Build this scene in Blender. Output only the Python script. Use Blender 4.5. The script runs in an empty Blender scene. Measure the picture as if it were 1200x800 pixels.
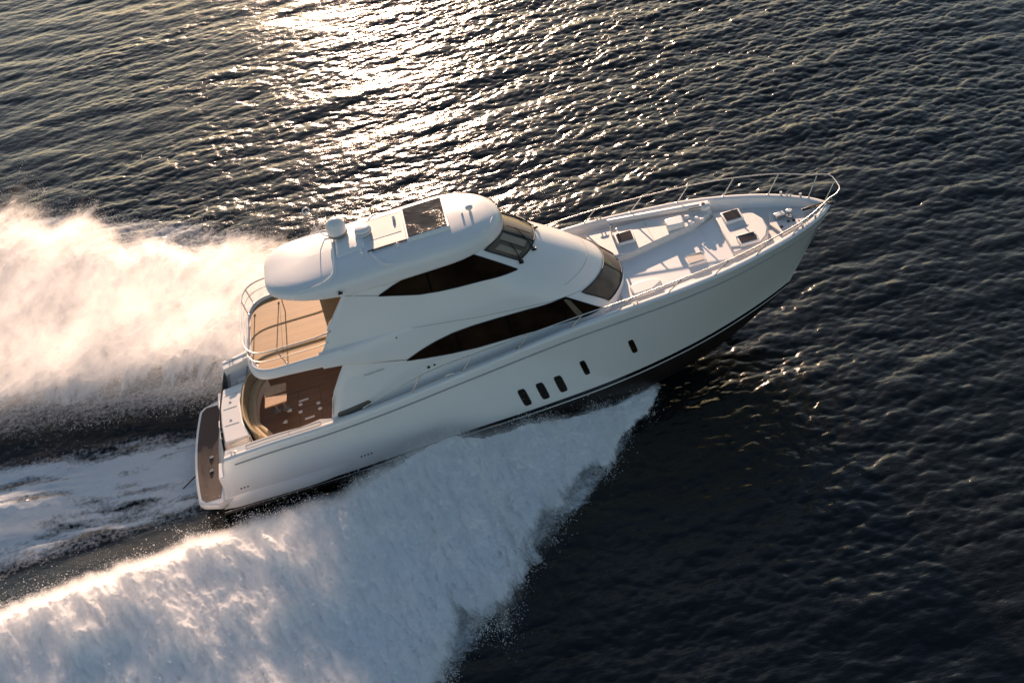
import bpy, bmesh, math, random
import numpy as np
from mathutils import Vector, Matrix
from mathutils.bvhtree import BVHTree

random.seed(7)
rng = np.random.default_rng(11)
R = math.radians
C = bpy.context.scene.collection
SC = bpy.context.scene
TRIM = 4.0                                   # bow-up running trim in degrees

# ------------------------------------------------------------------ camera, sky, sun, exposure
cam_data = bpy.data.cameras.new('camera')
cam_data.sensor_width = 36.0
cam_data.lens = 49.4509
cam_data.clip_start = 0.5
cam_data.clip_end = 20000
cam = bpy.data.objects.new('camera', cam_data)
C.objects.link(cam)
cam.matrix_world = Matrix([[0.972158, 0.229979, -0.044917, 9.2465], [-0.173291, 0.576586, -0.798448, -37.8786], [-0.157728, 0.784002, 0.600386, 30.5762], [0, 0, 0, 1]])
SC.camera = cam

SUN_ELEV = 12.5
SUN_AZ = 0.5                                 # from +Y (port beam) towards +X (bow)
world = bpy.data.worlds.new('World')
SC.world = world
world.use_nodes = True
wn = world.node_tree
wn.nodes.clear()
sky = wn.nodes.new('ShaderNodeTexSky')
sky.sky_type = 'NISHITA'
sky.sun_disc = False
sky.sun_elevation = R(SUN_ELEV)
sky.sun_rotation = R(SUN_AZ)                 # rotation 0 puts the sun over +Y
sky.air_density = 1.0
sky.dust_density = 0.5
sky.ozone_density = 0.8
bg = wn.nodes.new('ShaderNodeBackground')
bg.inputs['Strength'].default_value = 0.062
wo = wn.nodes.new('ShaderNodeOutputWorld')
wn.links.new(sky.outputs[0], bg.inputs['Color'])
wn.links.new(bg.outputs[0], wo.inputs['Surface'])

sun_data = bpy.data.lights.new('sun', 'SUN')
sun_data.energy = 5.0
sun_data.angle = R(0.55)
sun_data.color = (1.0, 0.67, 0.47)
sun = bpy.data.objects.new('sun', sun_data)
C.objects.link(sun)
sd = Vector((math.sin(R(SUN_AZ)) * math.cos(R(SUN_ELEV)), math.cos(R(SUN_AZ)) * math.cos(R(SUN_ELEV)), math.sin(R(SUN_ELEV))))
sun.rotation_euler = sd.to_track_quat('Z', 'Y').to_euler()
sun.location = (10, 60, 30)

SC.view_settings.view_transform = 'Standard'
SC.view_settings.look = 'None'
SC.view_settings.exposure = 1.18
SC.view_settings.gamma = 1.0
SC.view_settings.use_curve_mapping = False
SC.cycles.use_denoising = True
SC.cycles.caustics_reflective = False
SC.cycles.caustics_refractive = False
world.cycles.sampling_method = 'MANUAL'
world.cycles.sample_map_resolution = 1024
SC.cycles.max_bounces = 8
SC.cycles.transparent_max_bounces = 24
SC.cycles.volume_bounces = 6
SC.cycles.sample_clamp_indirect = 2.5
SC.cycles.sample_clamp_direct = 20.0


# ------------------------------------------------------------------ helpers
def lerp_table(tab):
    xs = np.array([t[0] for t in tab], float)
    cols = [np.array([t[k] for t in tab], float) for k in range(1, len(tab[0]))]
    # monotone-ish smooth interpolation (Catmull-Rom / Hermite)
    slopes = []
    for c in cols:
        d = np.gradient(c, xs) if len(xs) > 2 else np.full(len(xs), (c[-1] - c[0]) / (xs[-1] - xs[0]))
        slopes.append(d)

    def f(x):
        x = min(max(x, xs[0]), xs[-1])
        i = min(int(np.searchsorted(xs, x, side='right')) - 1, len(xs) - 2)
        h = xs[i + 1] - xs[i]
        t = (x - xs[i]) / h
        out = []
        for c, d in zip(cols, slopes):
            out.append((2 * t**3 - 3 * t**2 + 1) * c[i] + (t**3 - 2 * t**2 + t) * h * d[i]
                       + (-2 * t**3 + 3 * t**2) * c[i + 1] + (t**3 - t**2) * h * d[i + 1])
        return out[0] if len(out) == 1 else tuple(out)
    return f


def lin(tab):
    xs = [t[0] for t in tab]
    ys = [t[1] for t in tab]
    return lambda x: float(np.interp(x, xs, ys))


class MB:
    def __init__(self):
        self.v = []
        self.f = []

    def add(self, verts, faces):
        o = len(self.v)
        self.v.extend([tuple(p) for p in verts])
        self.f.extend([tuple(i + o for i in f) for f in faces])

    def grid(self, rows, close_u=False, flip=False):
        n = len(rows[0])
        m = len(rows)
        fs = []
        for i in range(m - 1):
            for j in range(n if close_u else n - 1):
                a, b = i * n + j, i * n + (j + 1) % n
                q = (a, b, b + n, a + n)
                fs.append(q[::-1] if flip else q)
        self.add([p for r in rows for p in r], fs)

    def tube(self, path, r, n=8, caps=True):
        path = [Vector(p) for p in path]
        rows = []
        up = None
        for i, p in enumerate(path):
            a = path[max(i - 1, 0)]
            b = path[min(i + 1, len(path) - 1)]
            t = (b - a).normalized()
            if up is None:
                up = Vector((0, 0, 1)) if abs(t.z) < 0.9 else Vector((1, 0, 0))
            s = t.cross(up).normalized()
            u = s.cross(t).normalized()
            up = u
            rr = r[i] if isinstance(r, (list, tuple)) else r
            rows.append([p + s * (rr * math.cos(2 * math.pi * k / n)) + u * (rr * math.sin(2 * math.pi * k / n)) for k in range(n)])
        o = len(self.v)
        self.grid(rows, close_u=True, flip=False)
        if caps:
            self.f.append(tuple(range(o, o + n)))
            e = o + n * (len(rows) - 1)
            self.f.append(tuple(reversed(range(e, e + n))))

    def box(self, c, s, rz=0.0, ry=0.0):
        m = Matrix.Rotation(rz, 3, 'Z') @ Matrix.Rotation(ry, 3, 'Y')
        vs = []
        for z in (-1, 1):
            for x, y in ((-1, -1), (1, -1), (1, 1), (-1, 1)):
                vs.append(Vector(c) + m @ Vector((x * s[0] / 2, y * s[1] / 2, z * s[2] / 2)))
        self.add(vs, [(3, 2, 1, 0), (4, 5, 6, 7), (0, 1, 5, 4), (1, 2, 6, 5), (2, 3, 7, 6), (3, 0, 4, 7)])

    def prism(self, poly, z0, z1, ztop=None):
        n = len(poly)
        zt = (lambda x, y: z1) if ztop is None else ztop
        self.add([(x, y, z0) for x, y in poly] + [(x, y, zt(x, y)) for x, y in poly],
                 [tuple(range(n))[::-1], tuple(range(n, 2 * n))] + [(i, (i + 1) % n, n + (i + 1) % n, n + i) for i in range(n)])

    def lathe(self, prof, c=(0, 0, 0), n=24, axis=None):
        rows = []
        for r, z in prof:
            rows.append([Vector((r * math.cos(2 * math.pi * k / n), r * math.sin(2 * math.pi * k / n), z)) for k in range(n)])
        m = Matrix.Identity(3)
        if axis is not None:
            m = Vector(axis).normalized().to_track_quat('Z', 'Y').to_matrix()
        rows = [[Vector(c) + m @ p for p in r_] for r_ in rows]
        o = len(self.v)
        self.grid(rows, close_u=True)
        self.f.append(tuple(reversed(range(o, o + n))))
        e = o + n * (len(rows) - 1)
        self.f.append(tuple(range(e, e + n)))

    def build(self, name, mat, parent=None, smooth=35, bevel=None, fix=True, solid=None):
        me = bpy.data.meshes.new(name)
        me.from_pydata(self.v, [], self.f)
        bm = bmesh.new()
        bm.from_mesh(me)
        bmesh.ops.remove_doubles(bm, verts=bm.verts, dist=1e-5)
        if fix:
            bmesh.ops.recalc_face_normals(bm, faces=bm.faces)
        bm.to_mesh(me)
        bm.free()
        me.materials.append(mat)
        if smooth is not None:
            me.shade_smooth()
            me.set_sharp_from_angle(angle=R(smooth))
        o = bpy.data.objects.new(name, me)
        C.objects.link(o)
        if parent is not None:
            o.parent = parent
        if solid:
            md = o.modifiers.new('solid', 'SOLIDIFY')
            md.thickness = solid
            md.offset = 0
        if bevel:
            md = o.modifiers.new('bevel', 'BEVEL')
            md.width = bevel
            md.segments = 3
            md.limit_method = 'ANGLE'
            md.angle_limit = R(40)
        return o


# ------------------------------------------------------------------ materials
def mat_new(name):
    m = bpy.data.materials.new(name)
    m.use_nodes = True
    nt = m.node_tree
    return m, nt, nt.nodes['Principled BSDF'], nt.nodes['Material Output']


def noise(nt, scale, detail=4, rough=0.55, coord='Object', mapping=None):
    tc = nt.nodes.new('ShaderNodeTexCoord')
    n = nt.nodes.new('ShaderNodeTexNoise')
    n.inputs['Scale'].default_value = scale
    n.inputs['Detail'].default_value = detail
    n.inputs['Roughness'].default_value = rough
    if mapping is not None:
        mp = nt.nodes.new('ShaderNodeMapping')
        mp.inputs['Scale'].default_value = mapping
        nt.links.new(tc.outputs[coord], mp.inputs['Vector'])
        nt.links.new(mp.outputs[0], n.inputs['Vector'])
    else:
        nt.links.new(tc.outputs[coord], n.inputs['Vector'])
    return n


def ramp(nt, src, stops):
    r = nt.nodes.new('ShaderNodeValToRGB')
    el = r.color_ramp.elements
    while len(el) < len(stops):
        el.new(0.5)
    for e, (p, c) in zip(el, stops):
        e.position = p
        e.color = (*c, 1) if len(c) == 3 else c
    nt.links.new(src, r.inputs[0])
    return r


def simple(name, col, rough=0.4, metal=0.0, coat=0.0, var=0.06, vscale=3.0, bump=0.0, bscale=60, spec=0.5):
    m, nt, b, out = mat_new(name)
    n = noise(nt, vscale, 5)
    lo = tuple(c * (1 - var) for c in col)
    hi = tuple(min(c * (1 + var), 1) for c in col)
    r = ramp(nt, n.outputs['Fac'], [(0.3, lo), (0.7, hi)])
    nt.links.new(r.outputs[0], b.inputs['Base Color'])
    b.inputs['Roughness'].default_value = rough
    b.inputs['Metallic'].default_value = metal
    b.inputs['Coat Weight'].default_value = coat
    b.inputs['Coat Roughness'].default_value = 0.05
    b.inputs['Specular IOR Level'].default_value = spec
    if bump:
        n2 = noise(nt, bscale, 3)
        bp = nt.nodes.new('ShaderNodeBump')
        bp.inputs['Strength'].default_value = bump
        bp.inputs['Distance'].default_value = 0.01
        nt.links.new(n2.outputs['Fac'], bp.inputs['Height'])
        nt.links.new(bp.outputs[0], b.inputs['Normal'])
    return m


def teak(name, col, plank=0.055, axis='Y'):
    m, nt, b, out = mat_new(name)
    tc = nt.nodes.new('ShaderNodeTexCoord')
    sep = nt.nodes.new('ShaderNodeSeparateXYZ')
    nt.links.new(tc.outputs['Object'], sep.inputs[0])

    def mth(op, a, bb=None):
        n = nt.nodes.new('ShaderNodeMath')
        n.operation = op
        for i, s in enumerate((a, bb)):
            if s is None:
                continue
            if isinstance(s, (int, float)):
                n.inputs[i].default_value = s
            else:
                nt.links.new(s, n.inputs[i])
        return n.outputs[0]
    u = mth('DIVIDE', sep.outputs[axis], plank)
    fr = mth('FRACT', u)
    idx = mth('FLOOR', u)
    line = mth('LESS_THAN', fr, 0.12)
    wn_ = nt.nodes.new('ShaderNodeTexWhiteNoise')
    wn_.noise_dimensions = '1D'
    nt.links.new(idx, wn_.inputs['W'])
    gr = noise(nt, 5, 6, 0.65, mapping=(1.2, 14, 4) if axis == 'Y' else (14, 1.2, 4))
    big = noise(nt, 1.1, 3)
    v = mth('ADD', mth('MULTIPLY', wn_.outputs['Value'], 0.35), mth('ADD', mth('MULTIPLY', gr.outputs['Fac'], 0.5), mth('MULTIPLY', big.outputs['Fac'], 0.35)))
    r = ramp(nt, v, [(0.25, tuple(c * 0.72 for c in col)), (0.95, tuple(min(1, c * 1.3) for c in col))])
    mx = nt.nodes.new('ShaderNodeMix')
    mx.data_type = 'RGBA'
    nt.links.new(line, mx.inputs[0])
    nt.links.new(r.outputs[0], mx.inputs[6])
    mx.inputs[7].default_value = (col[0] * 0.35, col[1] * 0.3, col[2] * 0.28, 1)
    nt.links.new(mx.outputs[2], b.inputs['Base Color'])
    b.inputs['Roughness'].default_value = 0.6
    return m


def glass_dark(name, tint=(0.012, 0.008, 0.006), trans=0.0, rough=0.03, wet=0.0):
    """tinted glazing: glossy reflection over a dark, partly see-through body"""
    m, nt, b, out = mat_new(name)
    nt.nodes.remove(b)
    fr = nt.nodes.new('ShaderNodeFresnel')
    fr.inputs['IOR'].default_value = 1.36
    gl = nt.nodes.new('ShaderNodeBsdfGlossy')
    gl.inputs['Roughness'].default_value = rough
    df = nt.nodes.new('ShaderNodeBsdfDiffuse')
    n = noise(nt, 0.9, 3)
    r = ramp(nt, n.outputs['Fac'], [(0.35, tuple(c * 0.6 for c in tint)), (0.7, tuple(c * 1.7 for c in tint))])
    nt.links.new(r.outputs[0], df.inputs['Color'])
    tr = nt.nodes.new('ShaderNodeBsdfTransparent')
    tr.inputs['Color'].default_value = (0.90, 0.86, 0.80, 1)
    mx = nt.nodes.new('ShaderNodeMixShader')
    mx.inputs[0].default_value = trans
    nt.links.new(df.outputs[0], mx.inputs[1])
    nt.links.new(tr.outputs[0], mx.inputs[2])
    if wet:
        n2 = noise(nt, 7.0, 4, .6, mapping=(.6, 1.6, 1))
        n3 = noise(nt, 1.6, 2)
        mw = nt.nodes.new('ShaderNodeMath')
        mw.operation = 'MULTIPLY'
        nt.links.new(n2.outputs['Fac'], mw.inputs[0])
        rw = ramp(nt, n3.outputs['Fac'], [(.42, (0, 0, 0)), (.62, (1, 1, 1))])
        nt.links.new(rw.outputs[0], mw.inputs[1])
        bp = nt.nodes.new('ShaderNodeBump')
        bp.inputs['Distance'].default_value = wet
        nt.links.new(mw.outputs[0], bp.inputs['Height'])
        nt.links.new(bp.outputs[0], gl.inputs['Normal'])
    m2 = nt.nodes.new('ShaderNodeMixShader')
    geo = nt.nodes.new('ShaderNodeNewGeometry')
    fb = nt.nodes.new('ShaderNodeMath')
    fb.operation = 'MULTIPLY_ADD'
    nt.links.new(geo.outputs['Backfacing'], fb.inputs[0])
    fb.inputs[1].default_value = -1.0
    nt.links.new(fr.outputs[0], fb.inputs[2])
    fb.use_clamp = True
    nt.links.new(fb.outputs[0], m2.inputs[0])
    nt.links.new(mx.outputs[0], m2.inputs[1])
    nt.links.new(gl.outputs[0], m2.inputs[2])
    nt.links.new(m2.outputs[0], out.inputs['Surface'])
    return m


GEL = simple('gelcoat_white', (0.80, 0.79, 0.77), 0.30, coat=0.12, var=0.012, vscale=0.7)
GELT = simple('gelcoat_topsides', (0.78, 0.78, 0.765), 0.10, coat=0.5, var=0.015, vscale=0.5)
NONSKID = simple('nonskid_deck', (0.72, 0.69, 0.66), 0.62, var=0.05, vscale=9, bump=0.25, bscale=160)
BOOT = simple('boot_black', (0.006, 0.007, 0.012), 0.18, coat=0.3)
WLINE = simple('pinstripe_white', (0.7, 0.7, 0.7), 0.25)
ANTIF = simple('antifouling', (0.013, 0.009, 0.008), 0.38, var=0.35, vscale=1.4)
RUB = simple('rubbing_strake', (0.28, 0.29, 0.30), 0.35, metal=0.5)
TEAK = teak('teak_deck', (0.34, 0.185, 0.055))
TEAKD = teak('teak_platform_shaded', (0.048, 0.018, 0.010), 0.06)  # teak darkened so its colour carries the shadow over the platform
TEAKS = teak('teak_sole', (0.20, 0.098, 0.045), 0.06)
TEAKT = simple('teak_table_top', (0.40, 0.21, 0.085), 0.4, var=0.16, vscale=6)
CHROME = simple('stainless', (0.60, 0.59, 0.57), 0.27, metal=1.0, var=0.03)
MATTE = simple('matte_black', (0.005, 0.004, 0.0035), 0.9, spec=0.03)
BLACK = simple('black_trim', (0.012, 0.012, 0.013), 0.35)
GREY = simple('grey_trim', (0.20, 0.19, 0.18), 0.45)
SEAM = simple('seam_grey', (0.30, 0.31, 0.32), 0.6)
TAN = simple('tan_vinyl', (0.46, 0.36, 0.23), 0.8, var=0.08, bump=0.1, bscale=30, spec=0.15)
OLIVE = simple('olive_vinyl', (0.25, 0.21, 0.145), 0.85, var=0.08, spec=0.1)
PIPING = simple('gold_piping', (0.46, 0.36, 0.22), 0.8, spec=0.15)
BEIGE = simple('beige_blind', (0.46, 0.42, 0.35), 0.7, var=0.1)
INTER = simple('dark_interior', (0.035, 0.022, 0.014), 0.6, var=0.4, vscale=2)
GLASS = glass_dark('tinted_glass', (0.016, 0.009, 0.005))
GLASSC = glass_dark('clear_tinted_glass', (0.02, 0.016, 0.012), 0.9)
HATCHG = glass_dark('hatch_glass', (0.045, 0.036, 0.030), 0.0, 0.12)
NAVG = simple('nav_green', (0.01, 0.09, 0.06), 0.2)
VENTG = simple('vent_grey', (0.13, 0.115, 0.10), 0.6)

# ================================================================== THE YACHT (boat frame: x forward from the platform edge, y to port, z up)
yacht = bpy.data.objects.new('motor_yacht', None)
C.objects.link(yacht)
yacht.rotation_euler = (0, -R(TRIM), 0)
yacht['label'] = 'white twin deck motor yacht with dark windows and teak decks speeding across the sea'
yacht['category'] = 'motor yacht'
Y = yacht

gun_y = lerp_table([(1.6, 2.70), (3.3, 2.82), (6.7, 2.88), (10, 2.89), (13.6, 2.83), (15.4, 2.75), (17, 2.59), (18.9, 2.25), (20.2, 1.82), (21.2, 1.38), (22.0, 0.90), (22.6, 0.40), (22.9, 0.0)])
gun_z = lerp_table([(1.6, 1.98), (3.3, 2.17), (5.2, 2.26), (6.7, 2.38), (10.2, 2.81), (13.6, 3.17), (15.4, 3.23), (17, 3.22), (18.9, 3.21), (21.2, 3.14), (22.9, 3.02)])
str_y = lerp_table([(0.85, 2.58), (8, 2.62), (12, 2.53), (14.3, 2.30), (16.8, 1.74), (19.2, 0.86), (20.3, 0.38), (21.05, 0.0)])
str_z = lerp_table([(0.85, -0.15), (4.8, -0.09), (8.4, 0.10), (12, 0.15), (16, 0.14), (19, 0.12), (21.05, 0.22)])
ch_y = lerp_table([(0.8, 2.53), (8, 2.55), (12, 2.40), (15, 2.02), (17, 1.48), (19, 0.74), (20.2, 0.22), (20.62, 0.0)])
ch_z = lerp_table([(0.8, -0.32), (5, -0.34), (8, -0.42), (12, -0.58), (15, -0.70), (17, -0.68), (19, -0.45), (20.62, -0.02)])
kl_z = lerp_table([(0.8, -0.95), (12, -1.1), (16, -0.98), (18, -0.70), (19.5, -0.36), (20.55, -0.06)])

NS = 90
SS = [1 - (1 - i / NS) ** 1.6 for i in range(NS + 1)]


def topside(s, u):
    """u 0 at the boot stripe, 1 at the gunwale"""
    xa, xb = 0.85 + 0.75 * u, 21.05 + (22.9 - 21.05) * u
    x0 = 0.85 + (21.05 - 0.85) * s
    x1 = 1.6 + (22.9 - 1.6) * s
    p = 0.62 + 0.85 * max(0, (s - 0.25) / 0.75) ** 1.0
    y0, z0, y1, z1 = str_y(x0), str_z(x0), gun_y(x1), gun_z(x1)
    return Vector((x0 + (x1 - x0) * u, max(0, y0 + (y1 - y0) * (u ** p if u > 0 else 0)), z0 + (z1 - z0) * u))


def both(mb, rows, flip=False):
    mb.grid(rows, flip=flip)
    mb.grid([[Vector((p.x, -p.y, p.z)) for p in r] for r in rows], flip=not flip)


SW = 0.13
mb = MB()
us = [0.065] + [i / 22 for i in range(2, 22)] + [0.96, 1.0]
both(mb, [[topside(s, u) for s in SS] for u in us])
# rolled gunwale cap
def inner(s, d, dz):
    p = topside(s, 1.0)
    q0, q1 = topside(max(s - .004, 0), 1.0), topside(min(s + .004, 1), 1.0)
    t = Vector((q1.x - q0.x, q1.y - q0.y, 0)).normalized()
    n = Vector((t.y, -t.x, 0))
    if n.y > 0:
        n = -n
    q = p + n * d
    return Vector((q.x, max(q.y, 0), q.z + dz))
both(mb, [[inner(s, d, dz) for s in SS] for d, dz in ((0, 0), (.03, .035), (.08, .05), (.18, .05), (.23, .03), (.25, -.02))])
hull = mb.build('hull', GELT, Y, smooth=50)

mb = MB()
both(mb, [[topside(s, u) + Vector((0, 0.004, 0)) for s in SS] for u in (0.014, 0.066)])
mb.build('boot_stripe', BOOT, hull)
mb = MB()
both(mb, [[topside(s, u) + Vector((0, 0.004, 0)) for s in SS] for u in (-0.004, 0.012)])
mb.build('pinstripe', WLINE, hull)
mb = MB()
def chn(s):
    x = 0.8 + (20.62 - 0.8) * s
    return Vector((x, ch_y(x), ch_z(x)))
def keel(s):
    x = 0.8 + (20.55 - 0.8) * s
    return Vector((x, 0, kl_z(x)))
rows = [[topside(s, 0) * 1.0 + Vector((0, 0.002, 0)) for s in SS]]
rows += [[topside(s, 0).lerp(chn(s), k) + Vector((0, .06 * math.sin(math.pi * k), 0)) for s in SS] for k in (.33, .66, 1)]
rows += [[chn(s).lerp(keel(s), k) for s in SS] for k in (.02, .25, .5, .75, 1)]
rows = [[Vector((p.x, max(p.y, 0), p.z)) for p in r] for r in rows]
both(mb, rows)
mb.build('hull_bottom', ANTIF, Y, smooth=40)

mb = MB()
for sg in (1, -1):
    mb.tube([(p.x, sg * (p.y + .012), p.z) for p in (topside(s, 0.885) for s in SS[:-1] if s > 0.01)], 0.026, 6)
mb.build('rub_rail', RUB, hull)

# chine blister near the stern quarter
for sg in (1, -1):
    mb = MB()
    rows = []
    for i in range(25):
        t = i / 24
        x = 1.0 + 4.4 * t
        s = (x - 1) / 21
        w = .13 * math.sin(math.pi * min(1, (1 - t) * 3) / 2) * min(1, t * 8 + .2)
        c0, c1 = topside(s, 0.10), topside(s, 0.30)
        rows.append([Vector((p.x, sg * p.y, p.z)) for p in (c0 - Vector((0, .02, 0)), c0 + Vector((0, w, -.02)), c0.lerp(c1, .5) + Vector((0, w * .9, .0)), c1 + Vector((0, -.02, 0)))])
    mb.grid(rows)
    mb.build('spray_blister', GELT, hull, smooth=60)

# hull windows and small outlets, starboard and port
HW = [(11.37, 1.0, .22, .76), (11.99, 1.02, .22, .76), (12.61, 1.06, .22, .76), (13.5, 1.41, .145, .64), (15.18, 1.57, .145, .62)]


def hull_y(x, z):
    best = None
    for it in range(2):
        pass
    # solve s,u by a few fixed-point steps
    s, u = (x - 1.2) / 21, .5
    for it in range(30):
        p = topside(s, u)
        s += (x - p.x) / 21
        zz0, zz1 = topside(s, 0).z, topside(s, 1).z
        u += (z - p.z) / max(.3, zz1 - zz0)
        s, u = min(max(s, 0), 1), min(max(u, 0), 1)
    return topside(s, u).y


def hull_patch(mb, x, z, w, h, sg, off, rake=0.0, n=28, e=5.5):
    ring = []
    for k in range(n):
        a = 2 * math.pi * k / n
        cx, cz = math.cos(a), math.sin(a)
        rr = (abs(cx) ** e + abs(cz) ** e) ** (-1 / e)
        px, pz = x + w / 2 * rr * cx - rake * h / 2 * rr * cz, z + h / 2 * rr * cz
        ring.append(Vector((px, sg * (hull_y(px, pz) + off), pz)))
    c = Vector((x, sg * (hull_y(x, z) + off), z))
    base = [Vector((p.x, p.y - sg * (off + .02), p.z)) for p in ring]
    o = len(mb.v)
    mb.add(ring + [c], [(k, (k + 1) % n, n) for k in range(n)])
    mb.grid([base, ring], close_u=True)


for sg in (-1, 1):
    for (x, z, w, h) in HW:
        mb = MB()
        hull_patch(mb, x, z, w + .05, h + .05, sg, .006, .15)
        fr = mb.build('hull_window', BLACK, hull)
        mb = MB()
        hull_patch(mb, x, z, w, h, sg, .012, .15)
        mb.build('pane', GLASS, fr)
for sg in (-1, 1):
    for x0, z0, n in ((1.72, .72, 3), (5.75, .62, 4)):
        for k in range(n):
            mb = MB()
            hull_patch(mb, x0 + .115 * k, z0 + .006 * k, .065, .055, sg, .012, 0, 12, 2)
            mb.build('outlet', BLACK, hull)

# ------------------------------------------------------------------ transom, platform
mb = MB()
rows = []
NT = 24
for k in range(9):
    u = k / 8
    r = []
    for j in range(NT + 1):
        v = -1 + 2 * j / NT
        e = topside(0, .055 + u * .945)
        bulge = -.22 * (1 - v * v)
        r.append(Vector((e.x + .02 + bulge, e.y * v, e.z - (0.20 * u if abs(v) < .96 else 0) * 1.0)))
    rows.append(r)
mb.grid(rows)
transom = mb.build('transom', GEL, Y, smooth=50)


def plat_outline(inset=0.0, n=28):
    pts = []
    for j in range(n + 1):
        v = -1 + 2 * j / n
        y = (2.80 - inset) * v
        av = abs(v)
        x = 0.0 + inset + .22 * av ** 2 + .62 * max(0, (av - .86) / .14) ** 2.2
        pts.append((x, y))
    return pts


po = plat_outline(0)
mb = MB()
prof = [(.06, .16), (.0, .24), (.0, .36), (.03, .41), (.07, .42)]
rows = []
for ins, z in prof:
    r = [Vector((x, y, z)) for x, y in plat_outline(ins)]
    rows.append(r)
rows.append([Vector((1.45, p.y * .97, .42)) for p in rows[-1]])
rows.insert(0, [Vector((1.3, p.y * .95, .10)) for p in rows[0]])
mb.grid(rows)
for rr in (0, -1):
    mb.add([r[rr] for r in rows], [tuple(range(len(rows)))])
plat = mb.build('swim_platform', GEL, Y, smooth=50)
mb = MB()
inn = plat_outline(.11)
edge_x = lin([(-2.7, .92), (-2.35, .95), (-.95, 1.06), (-.6, 1.0), (1.0, 1.0), (2.4, 1.05)])
rows = [[Vector((x, y, .426)) for x, y in inn if abs(y) < 2.60], [Vector((min(edge_x(y), 1.3), y, .426)) for x, y in inn if abs(y) < 2.60]]
mb.grid(rows, flip=True)
mb.build('teak_inlay', TEAKD, plat, fix=False)
for y in (-1.02, -.32):
    mb = MB()
    mb.box((.62, y, .445), (.13, .09, .03))
    mb.tube([(.57, y, .46), (.60, y, .49), (.65, y, .49), (.68, y, .46)], .016, 6)
    mb.build('platform_cleat', CHROME, plat, bevel=.01)
# dark rod reaching aft from the platform edge
mb = MB()
mb.tube([(.02, -.85, .30), (-.25, -1.0, .22), (-.5, -1.1, .12)], .025, 6)
mb.build('platform_rod', BLACK, plat)

# ------------------------------------------------------------------ cockpit
SOLE = 1.05
mb = MB()
mb.box((5.0, 0, SOLE - .03), (5.2, 5.0, .06))
sole = mb.build('cockpit_sole', TEAKS, Y)
# coaming: wide inner wall from the gunwale down to the sole on both sides
for sg in (1, -1):
    mb = MB()
    st = [s for s in SS if topside(s, 1).x < 6.9]
    wtab = lerp_table([(1.6, .50), (2.6, .48), (3.6, .46), (4.4, .42), (4.9, .50), (5.4, .30), (6.9, .27)])
    rows = []
    for k, (fd, z0) in enumerate(((None, 0), (1, .012), (1, -.03), (1.05, None))):
        r = []
        for s in st:
            g = inner(s, .235, .03)
            x = topside(s, 1).x
            q = inner(s, wtab(x), .03)
            if k == 0:
                p = g
            elif k == 3:
                p = Vector((q.x, q.y - .03, SOLE - .02))
            else:
                p = Vector((q.x, q.y, q.z + z0))
            r.append(Vector((p.x, sg * p.y, p.z)))
        rows.append(r)
    mb.grid(rows, flip=sg < 0)
    coam = mb.build('cockpit_coaming', GEL, Y, smooth=40)
# cap rails, rope guides along the coaming
for sg in (1, -1):
    mb = MB()
    path = []
    for s in SS:
        x = topside(s, 1).x
        if 2.05 < x < 5.1:
            q = inner(s, .34, .075)
            path.append((q.x, sg * q.y, q.z))
    mb.tube(path, .018, 6)
    for i in (0, len(path) // 2, -1):
        p = path[i]
        mb.tube([p, (p[0], p[1], p[2] - .06)], .014, 6)
    mb.build('coaming_rail', RUB, coam)


def cleat(x, y, z, parent, rz=0.0, L=.30):
    mb = MB()
    c, s = math.cos(rz), math.sin(rz)
    P = lambda a, b, h: (x + a * c - b * s, y + a * s + b * c, z + h)
    mb.tube([P(-L / 2, 0, .075), P(-L * .3, 0, .085), P(L * .3, 0, .085), P(L / 2, 0, .075)], [.012, .02, .02, .012], 8)
    for a in (-.06, .06):
        mb.tube([P(a, 0, 0), P(a, 0, .085)], [.026, .02], 8)
    mb.build('mooring_cleat', CHROME, parent)


for sg in (1, -1):
    cleat(1.93, sg * 2.52, 2.06, hull, 0.05 * sg)

# transom lounge top: broad white moulding between the coamings
mb = MB()
tz = 1.76
bx = lin([(-2.3, 1.62), (-1.5, 1.56), (-.6, 1.46), (.4, 1.42), (1.5, 1.52), (2.3, 1.62)])
fx = lin([(-2.3, 2.55), (-1.55, 2.42), (-.6, 2.16), (.5, 2.08), (1.6, 2.26), (2.3, 2.5)])
ys = [-1.46 + k * .158 for k in range(19)]
ys = [y for y in ys if y < 1.42] + [1.42]
rows = []
for nm in range(6):
    r = []
    for y in ys:
        b, f = bx(y), fx(y)
        r.append({0: Vector((b - .18, y, .45)), 1: Vector((b - .05, y, tz - .12)), 2: Vector((b + .02, y, tz)), 3: Vector((f, y, tz + .03)), 4: Vector((f + .03, y, tz)), 5: Vector((f + .05, y, SOLE))}[nm])
    rows.append(r)
mb.grid(rows)
for j in (0, -1):
    mb.add([r[j] for r in rows], [tuple(range(6))])
lounge = mb.build('transom_locker', GEL, Y, smooth=40, bevel=.02)
# panel seams on the locker top
for y in (-.62, .28, 1.0):
    mb = MB()
    mb.box(((bx(y) + fx(y)) / 2, y, tz + .020), (fx(y) - bx(y) - .2, .008, .008), ry=-.05)
    mb.build('lid_seam', SEAM, lounge)
for y in (-.35, .62):
    mb = MB()
    mb.box((bx(y) + .33, y, tz + .03), (.09, .035, .02))
    mb.build('lid_latch', CHROME, lounge, bevel=.008)
# small chrome grab handles on the transom edge
for y in (.85, -.25, -.85):
    mb = MB()
    x = bx(y) - .05
    mb.tube([(x, y - .18, tz - .14), (x - .07, y - .17, tz - .12), (x - .07, y + .17, tz - .12), (x, y + .18, tz - .14)], .016, 6)
    mb.build('grab_handle', CHROME, lounge)
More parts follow.
